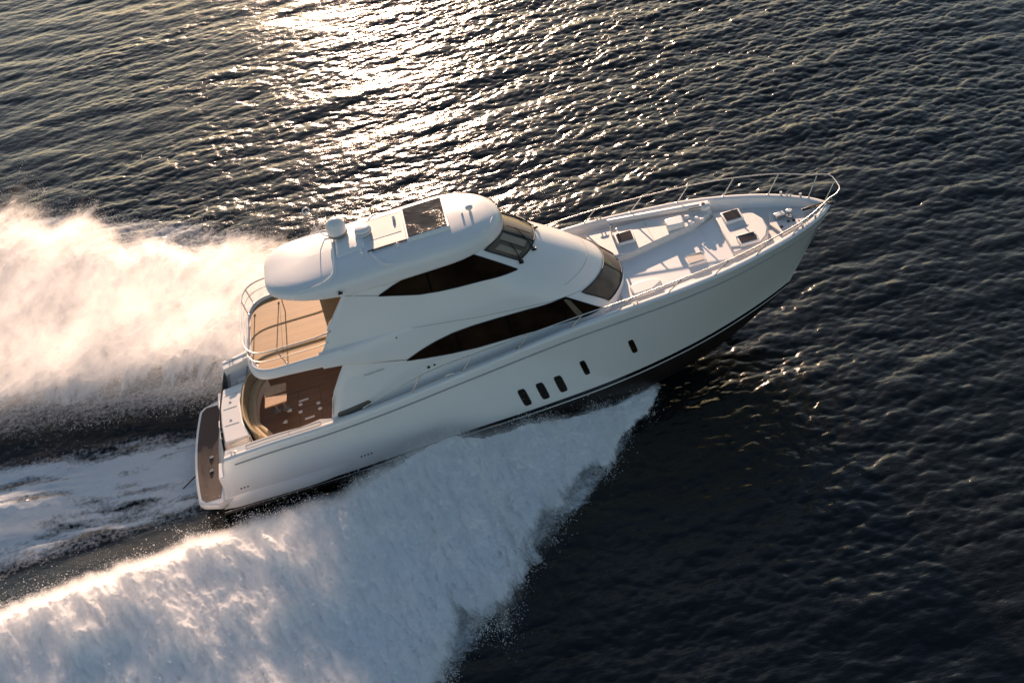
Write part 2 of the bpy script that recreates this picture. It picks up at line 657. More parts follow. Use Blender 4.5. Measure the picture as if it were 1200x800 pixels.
# stair wells either side of the locker: gates with dark frames
for sg in (-1, 1):
    mb = MB()
    mb.box((1.95, sg * 1.90, 1.06), (.95, .78, .05))
    mb.box((1.35, sg * 1.90, .74), (.55, .78, .62))
    st_ = mb.build('transom_stair', GEL, Y, bevel=.03)
    mb = MB()
    y0, y1 = sg * 1.54, sg * 2.24
    mb.tube([(1.72, y0, 1.72), (1.74, y1, 1.75)], .024, 6)
    mb.tube([(2.36, y0, 1.80), (2.44, y1, 1.83)], .024, 6)
    mb.tube([(1.72, y0, 1.72), (2.36, y0, 1.80)], .012, 6)
    mb.tube([(2.40, y0 + sg * .02, 1.80), (2.40, y0 + sg * .02, 1.10)], .03, 6)
    mb.build('gate_frame', GREY, st_)
    mb = MB()
    mb.box((2.02, sg * 1.9, 1.50), (.62, .62, .04), ry=-.08)
    g = mb.build('gate_panel', GEL, st_, bevel=.015)
    mb = MB()
    mb.tube([(1.95, sg * 1.9 - .1, 1.55), (1.95, sg * 1.9 + .1, 1.55)], .02, 6)
    mb.build('gate_latch', CHROME, g)

# L-shaped settee along the transom
def arc_path(tab, n=26):
    f = lerp_table([(t,) + p for t, p in tab])
    t0, t1 = tab[0][0], tab[-1][0]
    return [f(t0 + (t1 - t0) * i / n) for i in range(n + 1)]


back = arc_path([(0, (2.75, 1.95)), (1, (2.38, 1.60)), (2, (2.20, .55)), (3, (2.22, -.45)), (4, (2.42, -1.22)), (5, (2.72, -1.72))])
front = arc_path([(0, (3.0, 1.84)), (1, (2.70, 1.38)), (2, (2.56, .55)), (3, (2.60, -.38)), (4, (2.88, -1.0)), (5, (3.2, -1.58))])


def off_rows(zs_ks, path_a, path_b):
    return [[Vector((a[0] + (b[0] - a[0]) * k, a[1] + (b[1] - a[1]) * k, z)) for a, b in zip(path_a, path_b)] for k, z in zs_ks]


mb = MB()
rows = off_rows([(.30, 1.06), (.30, 1.36), (1.0, 1.36), (1.0, 1.06)], back, front)
mb.grid(rows)
for j in (0, -1):
    mb.add([r[j] for r in rows], [(0, 1, 2, 3)])
sett = mb.build('cockpit_settee', GEL, Y, smooth=40, bevel=.02)
mb = MB()
rows = off_rows([(.28, 1.37), (.28, 1.47), (.34, 1.50), (.66, 1.50), (.69, 1.475), (.72, 1.50), (1.0, 1.50), (1.06, 1.47), (1.06, 1.37)], back, front)
mb.grid(rows)
for j in (0, -1):
    mb.add([r[j] for r in rows], [tuple(range(len(rows)))])
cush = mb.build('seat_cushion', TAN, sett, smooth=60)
mb = MB()
rows = off_rows([(.02, 1.10), (.02, 1.78), (.06, 1.84), (.14, 1.84), (.20, 1.76), (.34, 1.50), (.34, 1.40)], back, front)
mb.grid(rows)
for j in (0, -1):
    mb.add([r[j] for r in rows], [tuple(range(len(rows)))])
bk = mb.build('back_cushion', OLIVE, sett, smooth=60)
mb = MB()
mb.tube([(a[0] + (b[0] - a[0]) * .08, a[1] + (b[1] - a[1]) * .08, 1.845) for a, b in zip(back, front)], .032, 8)
mb.build('bolster', PIPING, bk, smooth=60)

# teak table with a folding leaf on two pedestals
mb = MB()
for y0, y1 in ((-.27, .285), (.295, .87)):
    mb.prism([(2.95, y0), (3.72, y0 + .05), (3.74, y1 - .08), (2.98, y1)], 1.72, 1.765)
tbl = mb.build('cockpit_table', TEAKT, Y, bevel=.012)
for x in (3.2, 3.5):
    mb = MB()
    mb.lathe([(.13, SOLE + .005), (.13, SOLE + .03), (.05, SOLE + .06), (.045, 1.70), (.12, 1.715)], (x, .3, 0), 16)
    mb.build('table_pedestal', GREY, tbl)
# fittings let into the sole
for x, y in ((4.28, -.55), (4.12, .48)):
    mb = MB()
    mb.box((x, y, SOLE + .016), (.34, .085, .022), rz=.05)
    mb.build('deck_hinge', WLINE, sole, bevel=.008)
for x, y in ((3.98, -.10), (4.0, .30), (4.62, .10), (4.66, -.22)):
    mb = MB()
    mb.lathe([(.075, SOLE + .004), (.07, SOLE + .02), (.05, SOLE + .026)], (x, y, 0), 16)
    mb.build('deck_filler_cap', WLINE, sole)
for x, y in ((3.62, .12), (3.44, -.42)):
    mb = MB()
    mb.prism([(x - .10, y - .04), (x + .06, y - .07), (x + .08, y + .06), (x - .02, y + .08)], SOLE + .005, SOLE + .05)
    mb.build('stool_socket', WLINE, sole, bevel=.012)
mb = MB()
for y in (-.9, .12, 1.05):
    mb.box((4.2, y, SOLE + .003), (1.5, .014, .006))
for x in (3.95, 4.72):
    mb.box((x, .1, SOLE + .004), (.014, 2.0, .006))
mb.build('hatch_seam', BLACK, sole)

# ------------------------------------------------------------------ decks
deck_z = lerp_table([(5.0, 1.98), (6.5, 2.02), (8, 2.10), (10, 2.38), (13, 2.78), (15, 2.86), (20, 2.86), (22.8, 2.78)])
mb = MB()
for sg in (1, -1):
    st = [s for s in SS if topside(s, 1).x > 5.2]
    rows = [[inner(s, .245, .0) for s in st], [inner(s, .27, -.06) for s in st],
            [Vector((inner(s, .30, 0).x, inner(s, .30, 0).y, deck_z(topside(s, 1).x) + .03)) for s in st],
            [Vector((inner(s, .35, 0).x, inner(s, .35, 0).y, deck_z(topside(s, 1).x))) for s in st]]
    mb.grid([[Vector((p.x, sg * p.y, p.z)) for p in r] for r in rows], flip=sg < 0)
mb.build('bulwark', GEL, Y, smooth=60)
mb = MB()
st = [s for s in SS if 7.45 < topside(s, 1).x < 22.75]
mb.grid([[Vector((inner(s, .345, 0).x, inner(s, .345, 0).y * v, deck_z(topside(s, 1).x) + .004)) for s in st] for v in (-1, -.5, 0, .5, 1)], flip=True)
deck = mb.build('foredeck', NONSKID, Y, smooth=40)
for sg in (1, -1):
    st = [s for s in SS if 5.25 < topside(s, 1).x < 7.9]
    mb = MB()
    mb.grid([[Vector((inner(s, .345, 0).x, sg * y_, deck_z(topside(s, 1).x) + .002)) for s in st for y_ in [max(inner(s, .345, 0).y if k == 0 else 2.34, 2.34)]] for k in (0, 1)], flip=sg > 0)
    mb.build('side_deck', NONSKID, Y)

# tender well: floor slab, raised locker to port, raised coachroof forward
mb = MB()
mb.prism([(15.3, -1.80), (15.3, .5), (18.6, 1.0), (19.3, 1.4), (19.3, -1.20), (18.6, -1.36), (17.0, -1.62)], 2.80, 2.93)
well = mb.build('tender_well_floor', GEL, Y, bevel=.04)
mb = MB()
mb.prism([(15.0, .32), (16.02, .36), (18.38, .90), (19.10, 1.32), (19.20, 1.50), (18.85, 1.66), (17.2, 1.98), (15.2, 2.22), (14.9, 2.2)], 2.80, 3.15)
lock = mb.build('raised_locker', NONSKID, Y, bevel=.05)
mb = MB()
mb.prism([(19.16, -1.16), (19.7, -1.16), (20.15, -1.02), (20.45, -.72), (20.62, -.3), (20.62, .3), (20.45, .72), (20.15, 1.02), (19.7, 1.22), (19.20, 1.42)], 2.80, 3.05)
coach = mb.build('raised_hatch_deck', NONSKID, Y, bevel=.06)
mb = MB()
mb.prism([(15.62, -1.78), (15.62, -1.20), (15.9, -1.08), (16.45, -1.14), (16.66, -1.3), (16.66, -1.48), (16.3, -1.74)], 2.85, 3.02)
mb.build('step_seat', GEL, Y, bevel=.07)
mb = MB()
mb.box((16.98, 1.16, 3.156), (.012, 1.35, .012), rz=.03)
mb.build('locker_seam', SEAM, lock)
mb = MB()
mb.box((18.38, 1.26, 3.156), (.012, .72, .012))
mb.build('locker_seam', SEAM, lock)
mb = MB()
mb.box((19.84, .12, 3.054), (.5, .012, .012), rz=.0)
mb.build('coachroof_seam', SEAM, coach)


def hatch(x, y, z, w, h, rz, parent, glass=HATCHG):
    mb = MB()
    mb.box((x, y, z + .05), (w + .12, h + .12, .11), rz=rz)
    f = mb.build('deck_hatch', GEL, parent, bevel=.03)
    mb = MB()
    mb.box((x, y, z + .112), (w, h, .012), rz=rz)
    mb.build('hatch_glass', glass, f, bevel=.005)
    return f


h1 = hatch(16.12, 1.22, 3.15, .52, .54, -.03, lock)
hatch(19.73, .78, 3.05, .52, .52, 0, coach)
hatch(19.80, -.70, 3.05, .54, .44, 0, coach)
hatch(17.98, -.80, 2.93, .52, .44, 0, well, simple('hatch_shade', (.30, .27, .25), .4))
mb = MB()
mb.box((17.85, 1.14, 3.25), (.60, .52, .20), rz=-.03)
mb.build('locker_box', GEL, Y, bevel=.05)
# tender chocks beside the box
for i, (x, y) in enumerate(((18.35, .98), (18.62, 1.10), (18.75, .95), (18.35, 1.36))):
    mb = MB()
    mb.box((x, y, 3.20), (.12, .16, .12), rz=.5 * i)
    mb.build('tender_chock', GEL, lock, bevel=.03)
# shower-like post by the first hatch
mb = MB()
mb.tube([(15.78, 1.62, 3.12), (15.78, 1.62, 3.55), (15.80, 1.60, 3.62)], [.04, .035, .06], 8)
mb.tube([(15.98, 1.62, 3.12), (15.95, 1.62, 3.40)], .03, 8)
mb.build('deck_post', CHROME, lock)

# davit crane lying along the port bulwark
mb = MB()
mb.lathe([(.24, 2.86), (.24, 2.96), (.19, 3.0), (.18, 3.18), (.20, 3.20), (.20, 3.30), (.12, 3.34)], (19.05, 1.62, 0), 20)
dav = mb.build('davit_crane', GEL, Y, bevel=.02)
mb = MB()
rows = []
for t in range(13):
    k = t / 12
    x = 19.2 - 3.4 * k
    y = 1.70 + .74 * k
    hgt = .085 - .03 * k
    zc = 3.24 - .02 * k
    rows.append([Vector((x, y + a * .10 * (1 - .3 * k), zc + b * hgt)) for a, b in ((-1, -.8), (-1, .8), (-.6, 1), (.6, 1), (1, .8), (1, -.8), (.6, -1), (-.6, -1))])
mb.grid(rows, close_u=True)
mb.add(rows[0], [tuple(range(8))])
mb.add(rows[-1], [tuple(range(8))])
mb.build('davit_boom', GEL, dav, smooth=40)
mb = MB()
mb.box((19.0, 1.64, 3.36), (.12, .09, .06))
mb.tube([(18.9, 1.55, 3.32), (18.5, 1.64, 3.31)], .02, 6)
mb.build('davit_winch', BLACK, dav)

# windlass, chain locker lid, bollards and bow roller
mb = MB()
mb.prism([(20.95, -.75), (21.9, -.42), (22.05, 0), (21.9, .42), (20.95, .75), (20.75, 0)], 2.84, 2.92)
wl = mb.build('anchor_locker_lid', NONSKID, Y, bevel=.03)
mb = MB()
mb.box((21.18, .20, 3.0), (.34, .22, .16), rz=.1)
mb.lathe([(.11, 2.92), (.11, 3.0), (.07, 3.03), (.07, 3.12), (.11, 3.16), (.11, 3.2)], (21.48, .06, 0), 16)
wind = mb.build('windlass', CHROME, Y, bevel=.02)
for x, y in ((21.35, -.16), (21.52, -.20), (21.05, -.35)):
    mb = MB()
    mb.lathe([(.05, 2.92), (.05, 2.96), (.03, 2.98)], (x, y, 0), 12)
    mb.build('foot_switch', BLACK, wind)
mb = MB()
mb.box((22.45, 0, 3.05), (1.1, .16, .05))
mb.box((22.85, .08, 3.10), (.24, .02, .10))
mb.box((22.85, -.08, 3.10), (.24, .02, .10))
br = mb.build('bow_roller', CHROME, Y, bevel=.008)
mb = MB()
mb.tube([(21.9, .02, 3.10), (22.9, .02, 3.12), (23.05, .02, 3.07)], .03, 8)
mb.prism([(22.9, -.07), (23.08, 0), (22.9, .07), (22.85, .02)], 2.98, 3.04)
mb.build('anchor', BLACK, Y, bevel=.01)
for sg in (1, -1):
    cleat(21.75, sg * .86, 3.17, hull, -.55 * sg, .28)
    cleat(15.55, sg * 2.60, 3.27, hull, -.05 * sg, .30)
    cleat(9.3, sg * 2.76, 2.75, hull, 0.0, .30)
    for x in (22.1, 21.55):
        mb = MB()
        mb.lathe([(.035, 0), (.03, .10), (.055, .11), (.05, .14)], (x, sg * (gun_y(x) - .12), gun_z(x) + .04), 10)
        mb.build('bollard', CHROME, hull)

# bow rail with forward-raked stanchions
rail_tab = [(6.35, 2.62, 2.42), (6.81, 2.66, 2.58), (7.42, 2.70, 2.78), (8.63, 2.74, 3.14), (10.35, 2.77, 3.34), (12.05, 2.77, 3.47), (13.4, 2.76, 3.56), (15.44, 2.72, 3.65), (17.1, 2.58, 3.70), (18.76, 2.37, 3.73), (20.28, 1.98, 3.76), (21.75, 1.38, 3.77), (22.6, .78, 3.78)]
fr_ = lerp_table(rail_tab)
RT = [(x, *fr_(x)) for x in np.linspace(6.35, 22.6, 70)]
nose = [(22.88, .66, 3.79), (23.06, .50, 3.80), (23.12, .32, 3.80), (23.13, 0, 3.80)]
path = [(x, -y, z) for x, y, z in RT] + [(x, -y, z) for x, y, z in nose] + [(x, y, z) for x, y, z in nose[-2::-1]] + [(x, y, z) for x, y, z in RT[::-1]]
mb = MB()
mb.tube(path, .021, 8)
bowrail = mb.build('bow_rail', CHROME, Y, smooth=80)
for xb in (8.0, 9.75, 11.6, 13.4, 14.99, 16.63, 18.24, 19.75, 21.15, 22.3):
    for sg in (1, -1):
        mb = MB()
        yb = max(gun_y(xb) - .13, .3)
        xt = xb + (.50 if xb > 14 else .42)
        xt = min(xt, 22.72)
        yt, zt = fr_(min(xt, 22.6))
        if xb > 22:
            yt, zt = .68, 3.78
        mb.lathe([(.05, 0), (.045, .02), (.02, .025)], (xb, sg * yb, gun_z(xb) + .045), 10)
        mb.tube([(xb, sg * yb, gun_z(xb) + .05), (xt, sg * yt, zt - .005)], .019, 8)
        mb.build('stanchion', CHROME, bowrail)
mb = MB()
mb.tube([(22.62, 0, 3.08), (22.86, 0, 3.45), (23.06, 0, 3.78)], .019, 8)
mb.build('stanchion', CHROME, bowrail)

# ------------------------------------------------------------------ deckhouse and enclosed bridge: one tapering moulding
HT = [(1.90, 15.75, 2.38, 2.0), (3.00, 15.66, 2.23, 2.0), (3.20, 15.55, 2.20, 2.1), (3.72, 15.12, 2.11, 2.5), (4.45, 14.32, 2.03, 2.5),
      (5.22, 13.26, 1.81, 2.0), (5.60, 12.80, 1.71, 1.8), (6.05, 12.22, 1.60, 1.5), (6.30, 11.98, 1.53, 1.4)]
HA = np.array(HT)


def hp(z):
    return [float(np.interp(z, HA[:, 0], HA[:, k])) for k in (1, 2, 3)]


def flare(x, z):
    t = min(max((8.2 - x) / 2.8, 0), 1)
    t = t * t * (3 - 2 * t)
    return .20 * t * min(max((4.2 - z) / .8, 0), 1)


def side_y(x, z):
    n, w, L = hp(z)
    xc = n - L
    if x <= xc:
        return w + flare(x, z)
    u = min((x - xc) / L, 1)
    return w * math.sqrt(max(0, 1 - u * u))


def front_x(y, z):
    n, w, L = hp(z)
    v = min(abs(y) / w, 1)
    return n - L + L * math.sqrt(max(0, 1 - v * v))


aft_x = lin([(1.85, 5.24), (2.3, 5.28), (2.57, 5.39), (3.18, 5.64), (3.59, 5.93), (4.0, 6.26), (4.15, 6.1), (4.42, 5.62), (4.66, 5.83), (5.0, 6.02), (5.26, 6.14), (5.42, 6.32), (5.78, 6.63), (6.10, 6.9), (6.35, 6.95)])
ZL = [1.9, 2.2, 2.57, 2.9, 3.0, 3.1, 3.2, 3.4, 3.59, 3.72, 3.85, 4.0, 4.1, 4.2, 4.32, 4.42, 4.55, 4.66, 4.8, 5.0, 5.15, 5.22, 5.3, 5.42, 5.6, 5.75, 5.9, 6.05, 6.18, 6.28]
rows = []
for z in ZL:
    n, w, L = hp(z)
    xa, xc = aft_x(z), n - L
    half = [Vector((xa + (xc - xa) * i / 24, 0, z)) for i in range(24)]
    for p in half:
        p.y = side_y(p.x, z)
    for i in range(31):
        a = math.pi / 2 * i / 30
        half.append(Vector((xc + L * math.sin(a), w * math.cos(a), z)))
    rows.append([Vector((p.x, -p.y, p.z)) for p in half] + [p for p in half[-2::-1]])
mb = MB()
mb.grid(rows)
house = mb.build('deckhouse', GEL, Y, smooth=60, fix=False)
md = house.modifiers.new('shell', 'SOLIDIFY')
md.thickness = .07
md.offset = -1 if True else 1


def side_panel(top, bot, x0, x1, off, sg, n=60, m=6):
    """panel lying on the deckhouse side between two curves given as (x, z) tables"""
    t, b = lin(top), lin(bot)
    rows = []
    for i in range(n + 1):
        x = x0 + (x1 - x0) * i / n
        r = []
        for j in range(m + 1):
            z = b(x) + (max(t(x), b(x) + .002) - b(x)) * j / m
            y = side_y(x, z) + off
            r.append(Vector((x + (off * .5 if x > 13 else 0), sg * y, z)))
        rows.append(r)
    return rows


def front_panel(z0, z1, y0, y1, off, n=30, m=8, inset=0.0):
    rows = []
    for j in range(m + 1):
        z = z0 + (z1 - z0) * j / m
        r = []
        for i in range(n + 1):
            y = y0 + (y1 - y0) * i / n
            x = front_x(y, z)
            e = 1e-3
            d = (front_x(y + e, z) - front_x(y - e, z)) / (2 * e)
            dz = (front_x(y, z + .02) - front_x(y, z - .02)) / .04
            nv = Vector((1, -d, -dz)).normalized()
            r.append(Vector((x, y, z)) + nv * off)
        rows.append(r)
    return rows


LT = [(8.13, 3.40), (8.59, 3.58), (9.19, 3.75), (9.77, 3.86), (10.45, 3.91), (11.3, 3.915), (12.3, 3.90), (13.49, 3.84), (14.55, 3.06)]
LB = [(8.13, 3.39), (8.75, 3.29), (9.57, 3.19), (10.4, 3.13), (12.1, 3.125), (13.53, 3.10), (14.55, 3.045)]
FT = [(7.94, 5.73), (8.43, 5.90), (8.95, 6.04), (9.52, 6.11), (10.0, 6.135), (11.08, 6.11), (11.69, 5.64), (12.29, 5.16)]
FB = [(7.94, 5.71), (8.41, 5.59), (9.14, 5.40), (9.75, 5.32), (10.3, 5.28), (11.2, 5.25), (12.29, 5.15)]
# side glazing: dark lining sheet on the skin, then the opaque tinted pane
for sg in (-1, 1):
    for top, bot, x0, x1, ds in ((LT, LB, 8.13, 14.55, (9.85, 11.55, 13.35)), (FT, FB, 7.94, 12.29, (9.55,))):
        mb = MB()
        mb.grid(side_panel(top, bot, x0, x1, .005, sg), flip=sg > 0)
        w_ = mb.build('side_window', INTER, Y, smooth=80, fix=False)
        mb = MB()
        mb.grid(side_panel(top, bot, x0, x1, .016, sg), flip=sg > 0)
        mb.build('window_glass', GLASS, w_, smooth=80, fix=False)
        # black perimeter gasket
        mb = MB()
        t, b = lin(top), lin(bot)
        xs = np.linspace(x0, x1, 80)
        ring = [(x, max(t(x), b(x))) for x in xs] + [(x, b(x)) for x in xs[::-1]]
        mb.tube([(x, sg * (side_y(x, z) + .012), z) for x, z in ring], .016, 5, caps=False)
        mb.build('gasket', BLACK, w_, fix=True)
        for x in ds:
            mb = MB()
            mb.grid([[Vector((xx, sg * (side_y(xx, zz) + .019), zz)) for zz in np.linspace(b(xx) + .02, t(xx) - .02, 6)] for xx in (x - .03, x + .03)], flip=sg < 0)
            mb.build('window_divider', MATTE, w_)
    # pale curtain behind the front corner of the saloon window
    t, b = lin(LT), lin(LB)
    mb = MB()
    mb.grid([[Vector((xx + .30 * k / 5, sg * (side_y(xx + .30 * k / 5, zz) + .0185), zz)) for k, zz in enumerate(np.linspace(t(xx + .0) - .06, b(xx + .3) + .06, 6))] for xx in (13.42, 13.50, 13.62)], flip=sg > 0)
    mb.build('curtain', simple('curtain_tan', (.13, .095, .055), .6, var=.3, vscale=8), Y)

# windscreens
def screen(name, z0, z1, yl, blinds, dividers):
    mb = MB()
    mb.grid(front_panel(z0, z1, -yl, yl, .006), flip=False)
    s = mb.build(name, INTER_L, Y, smooth=80)
    for y0, y1, za, zb, mat in blinds:
        mb = MB()
        mb.grid(front_panel(za, zb, y0, y1, .012, 10, 5))
        mb.build('blind', mat, s, smooth=80)
    mb = MB()
    mb.grid(front_panel(z0, z1, -yl, yl, .024))
    mb.build('windscreen_glass', GLASSC, s, smooth=80)
    mb = MB()
    fp = front_panel(z0, z1, -yl, yl, .022, 40, 10)
    ring = fp[0] + [r[-1] for r in fp[1:]] + fp[-1][-2::-1] + [r[0] for r in fp[-2::-1]]
    mb.tube(ring, .026, 6, caps=False)
    for y in dividers:
        d = [front_panel(z0, z1, y - .02, y + .02, .03, 2, 8)[k][1] for k in range(9)]
        mb.tube(d, .026, 6)
    mb.build('screen_frame', BLACK, s, smooth=80)
    return s


BEIGE2 = simple('sand_upholstery', (.27, .24, .19), .7, var=.12)
INTER_L = simple('cabin_interior', (.15, .13, .105), .7, var=.4, vscale=1.5)
fs = screen('bridge_windscreen', 5.31, 6.04, 1.40,
            [(-.95, -.68, 5.45, 5.98, BEIGE), (-.50, .10, 5.38, 5.98, BEIGE2), (.45, 1.2, 5.38, 5.95, BEIGE), (-1.3, -1.12, 5.42, 5.9, BEIGE)], (-.59, .59))
ms = screen('saloon_windscreen', 3.09, 3.70, 1.75, [(-.5, 1.7, 3.11, 3.68, simple('shade_cloth', (.19, .175, .155), .8, var=.12))], (-.56, .56))
# wipers
for y0, y1 in ((-.95, -.30), (.25, .95), (-1.45, -1.0)):
    mb = MB()
    a = Vector((front_x(y0, 5.27) + .08, y0, 5.27))
    b_ = front_panel(5.31, 6.04, y1 - .02, y1 + .02, .07, 2, 8)[5][1]
    mb.tube([a, a.lerp(b_, .5) + Vector((.03, 0, .02)), b_], .016, 6)
    q = [front_panel(5.31, 6.04, y1 - .02, y1 + .02, .045, 2, 8)[k][1] for k in (1, 4, 7)]
    mb.tube(q, .014, 6)
    mb.box(a, (.14, .10, .08))
    mb.build('windscreen_wiper', BLACK, fs)

# moulded crease lines
def crease(pts, name='moulding_seam', r=.011, off=.002):
    f = lin(pts)
    for sg in (-1, 1):
        mb = MB()
        mb.tube([(x, sg * (side_y(x, f(x)) + off), f(x)) for x in np.linspace(pts[0][0], pts[-1][0], 60)], r, 5)
        mb.build(name, SEAM, house)
crease([(8.6, 4.44), (9.5, 4.32), (10.7, 4.14), (12.6, 3.97), (14.0, 3.76)], r=.008)
crease([(6.95, 6.02), (7.94, 5.72)])
mb = MB()
mb.tube([Vector((front_x(y, 4.13) + .0, y, 4.13)) for y in np.linspace(-1.7, 1.7, 40)], .008, 5)
mb.build('moulding_seam', SEAM, house)
# small side fittings: nav light, vents
for sg in (-1, 1):
    mb = MB()
    mb.lathe([(.05, 0), (.05, .03), (.02, .04)], (8.05, sg * (side_y(8.05, 4.28) - .005), 4.28), 12, axis=(0, sg, .15))
    mb.build('side_light', NAVG, house)
    for x, z, r in ((8.72, 2.95, .05), (8.92, 2.97, .035)):
        mb = MB()
        mb.lathe([(r, 0), (r, .02), (r * .5, .03)], (x, sg * (side_y(x, z) - .003), z), 12, axis=(0, sg, .1))
        mb.build('vent_cap', BLACK, house)
    # grab rail on the wing edge
    mb = MB()
    mb.tube([(5.42, sg * 2.49, 2.35), (5.36, sg * 2.50, 2.40), (5.55, sg * 2.47, 3.02), (5.62, sg * 2.45, 3.06)], .018, 6)
    mb.build('wing_handrail', CHROME, house)
    # pill shaped engine room intake beside the side deck
    mb = MB()
    ring = []
    for k in range(40):
        a = 2 * math.pi * k / 40
        px = 6.07 + (.46 if math.cos(a) >= 0 else -.46) + .11 * math.cos(a)
        pz = 2.37 + .035 * (px - 6.07) / .5 + .11 * math.sin(a)
        ring.append((px, sg * (side_y(px, pz) + .012), pz))
    inner_ = [(p[0], p[1] - sg * .04, p[2]) for p in ring]
    mb.add(ring, [tuple(range(40))])
    mb.grid([ring, inner_], close_u=True)
    mb.build('air_intake', VENTG, house)
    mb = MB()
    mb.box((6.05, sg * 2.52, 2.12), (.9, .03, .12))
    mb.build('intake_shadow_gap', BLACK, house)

# signwriting on the quarter of the deckhouse: small grey script, too small to read in the photo
for sg in (-1,):
    mb = MB()
    for k in range(9):
        x = 6.72 + .075 * k
        h = (.10, .05, .05, .07, .05, .05, .08, .05, .05)[k]
        mb.tube([(x, sg * (side_y(x, 3.3) + .004), 3.36), (x + .025, sg * (side_y(x, 3.3) + .004), 3.36 + h), (x + .05, sg * (side_y(x, 3.3) + .004), 3.36)], .008, 4)
    mb.build('name_script', SEAM, house)

# bulkheads with sliding glass doors
mb = MB()
mb.box((7.45, 0, 2.55), (.08, 4.3, 3.1))
lb = mb.build('saloon_bulkhead', GEL, Y)
mb = MB()
mb.box((7.40, 0, 2.5), (.03, 4.2, 2.9))
mb.build('sliding_door', GLASS, lb)
mb = MB()
mb.box((7.22, 0, 5.3), (.08, 3.3, 1.75))
ub = mb.build('bridge_bulkhead', GEL, Y)
mb = MB()
mb.box((7.17, 0, 5.35), (.03, 2.2, 1.7))
mb.build('sliding_door', GLASS, ub)

# ------------------------------------------------------------------ bridge deck overhang
AX = 3.22


def fly_outline(inset, n=70, w0=2.22, L=1.35, xf=6.35):
    """half plan from the front (xf) along the side and round the stern to the centreline"""
    w = w0 - inset
    xa = AX + inset
    pts = []
    for i in range(n + 1):
        a = i / n
        if a < .25:
            x = xf - (xf - (xa + L)) * (a / .25)
            y = w
        else:
            t = (a - .25) / .75 * math.pi / 2
            e = 2 / 4.0
            x = xa + L - L * (math.sin(t) ** e)
            y = w * (math.cos(t) ** e if math.cos(t) > 1e-9 else 0)
        pts.append((x, y))
    return pts


def fly_bot(x):
    return float(np.interp(x, [3.2, 4.4, 6.3, 7.0], [4.17, 4.14, 3.98, 3.85]))


mb = MB()
lv = [(.10, lambda x: fly_bot(x) + .0), (.02, lambda x: fly_bot(x) + .05), (0, lambda x: fly_bot(x) + .12), (.03, lambda x: 4.38), (.06, lambda x: 4.49), (.09, lambda x: 4.515), (.135, lambda x: 4.51), (.15, lambda x: 4.43)]
rows = []
for ins, zf in lv:
    h = fly_outline(ins)
    full = [(x, -y) for x, y in h] + [(x, y) for x, y in h[-2::-1]]
    rows.append([Vector((x, y, zf(x))) for x, y in full])
mb.grid(rows)
nn = len(rows[0])
for r, fl in ((rows[0], True), (rows[-1], False)):
    # strips across from starboard to port close the underside and the deck
    half = nn // 2
    vs, fs_ = [], []
    for i in range(half + 1):
        vs += [r[i], r[nn - 1 - i]]
    for i in range(half):
        q = (2 * i, 2 * i + 1, 2 * i + 3, 2 * i + 2)
        fs_.append(q)
    mb.add(vs, fs_)
fly = mb.build('bridge_deck', GEL, Y, smooth=50)
mb = MB()
h = fly_outline(.20, xf=7.1)
vs, fs_ = [], []
for x, y in h:
    vs += [(x, -y, 4.437), (x, y, 4.437)]
for i in range(len(h) - 1):
    fs_.append((2 * i, 2 * i + 1, 2 * i + 3, 2 * i + 2))
mb.add(vs, fs_)
ft_ = mb.build('teak_deck', TEAK, fly, fix=True)
mb = MB()
mb.box((4.45, .1, 4.441), (.014, 2.9, .006))
mb.build('deck_seam', BLACK, ft_)

# fairing that carries the overhang's edge forward along the deckhouse to the window tip
for sg in (-1, 1):
    mb = MB()
    rows = []
    for i in range(41):
        x = 5.6 + (9.2 - 5.6) * i / 40
        k = i / 40
        zb = float(np.interp(x, [5.6, 6.3, 7.17, 8.13, 9.2], [4.04, 3.95, 3.68, 3.43, 3.79]))
        zt = float(np.interp(x, [5.9, 7, 8.5, 9.2], [4.525, 4.50, 4.46, 4.40]))
        off = min(.012 + .27 * (1 - k) ** 1.6, 2.228 - side_y(x, 4.3))
        r = []
        for j, (t, oa, ob) in enumerate(((0, -.05, -.05), (.0, .62, .3), (.06, .9, .8), (.2, 1.0, 1.0), (.6, .98, .85), (.88, .84, .5), (1.0, .55, .12), (1.02, -.05, -.05))):
            o = oa + (ob - oa) * min(1, k * 1.6)
            z = zb + (zt - zb) * t
            r.append(Vector((x, sg * (side_y(x, z) + off * o - (.004 if o > 0 and k > .9 else 0)), z)))
        rows.append(r)
    mb.grid(rows)
    fz = mb.build('overhang_fairing', GEL, fly, smooth=70)
    mb = MB()
    mb.tube([(x, sg * (side_y(x, z) + .012 + .14 * (1 - (x - 5.9) / 3.3) ** 1.5 * .3), z) for x, z in ((6.3, 3.955), (6.7, 3.83), (7.17, 3.675), (7.7, 3.535), (8.13, 3.425))], .012, 5)
    mb.build('moulding_seam', SEAM, fly)

# stern rail of the bridge deck
def rail_ring(ins, z, x_end):
    h = [(x, y) for x, y in fly_outline(ins, xf=6.3) if x < x_end]
    return [(x, -y, z) for x, y in h] + [(x, y, z) for x, y in h[-2::-1]]


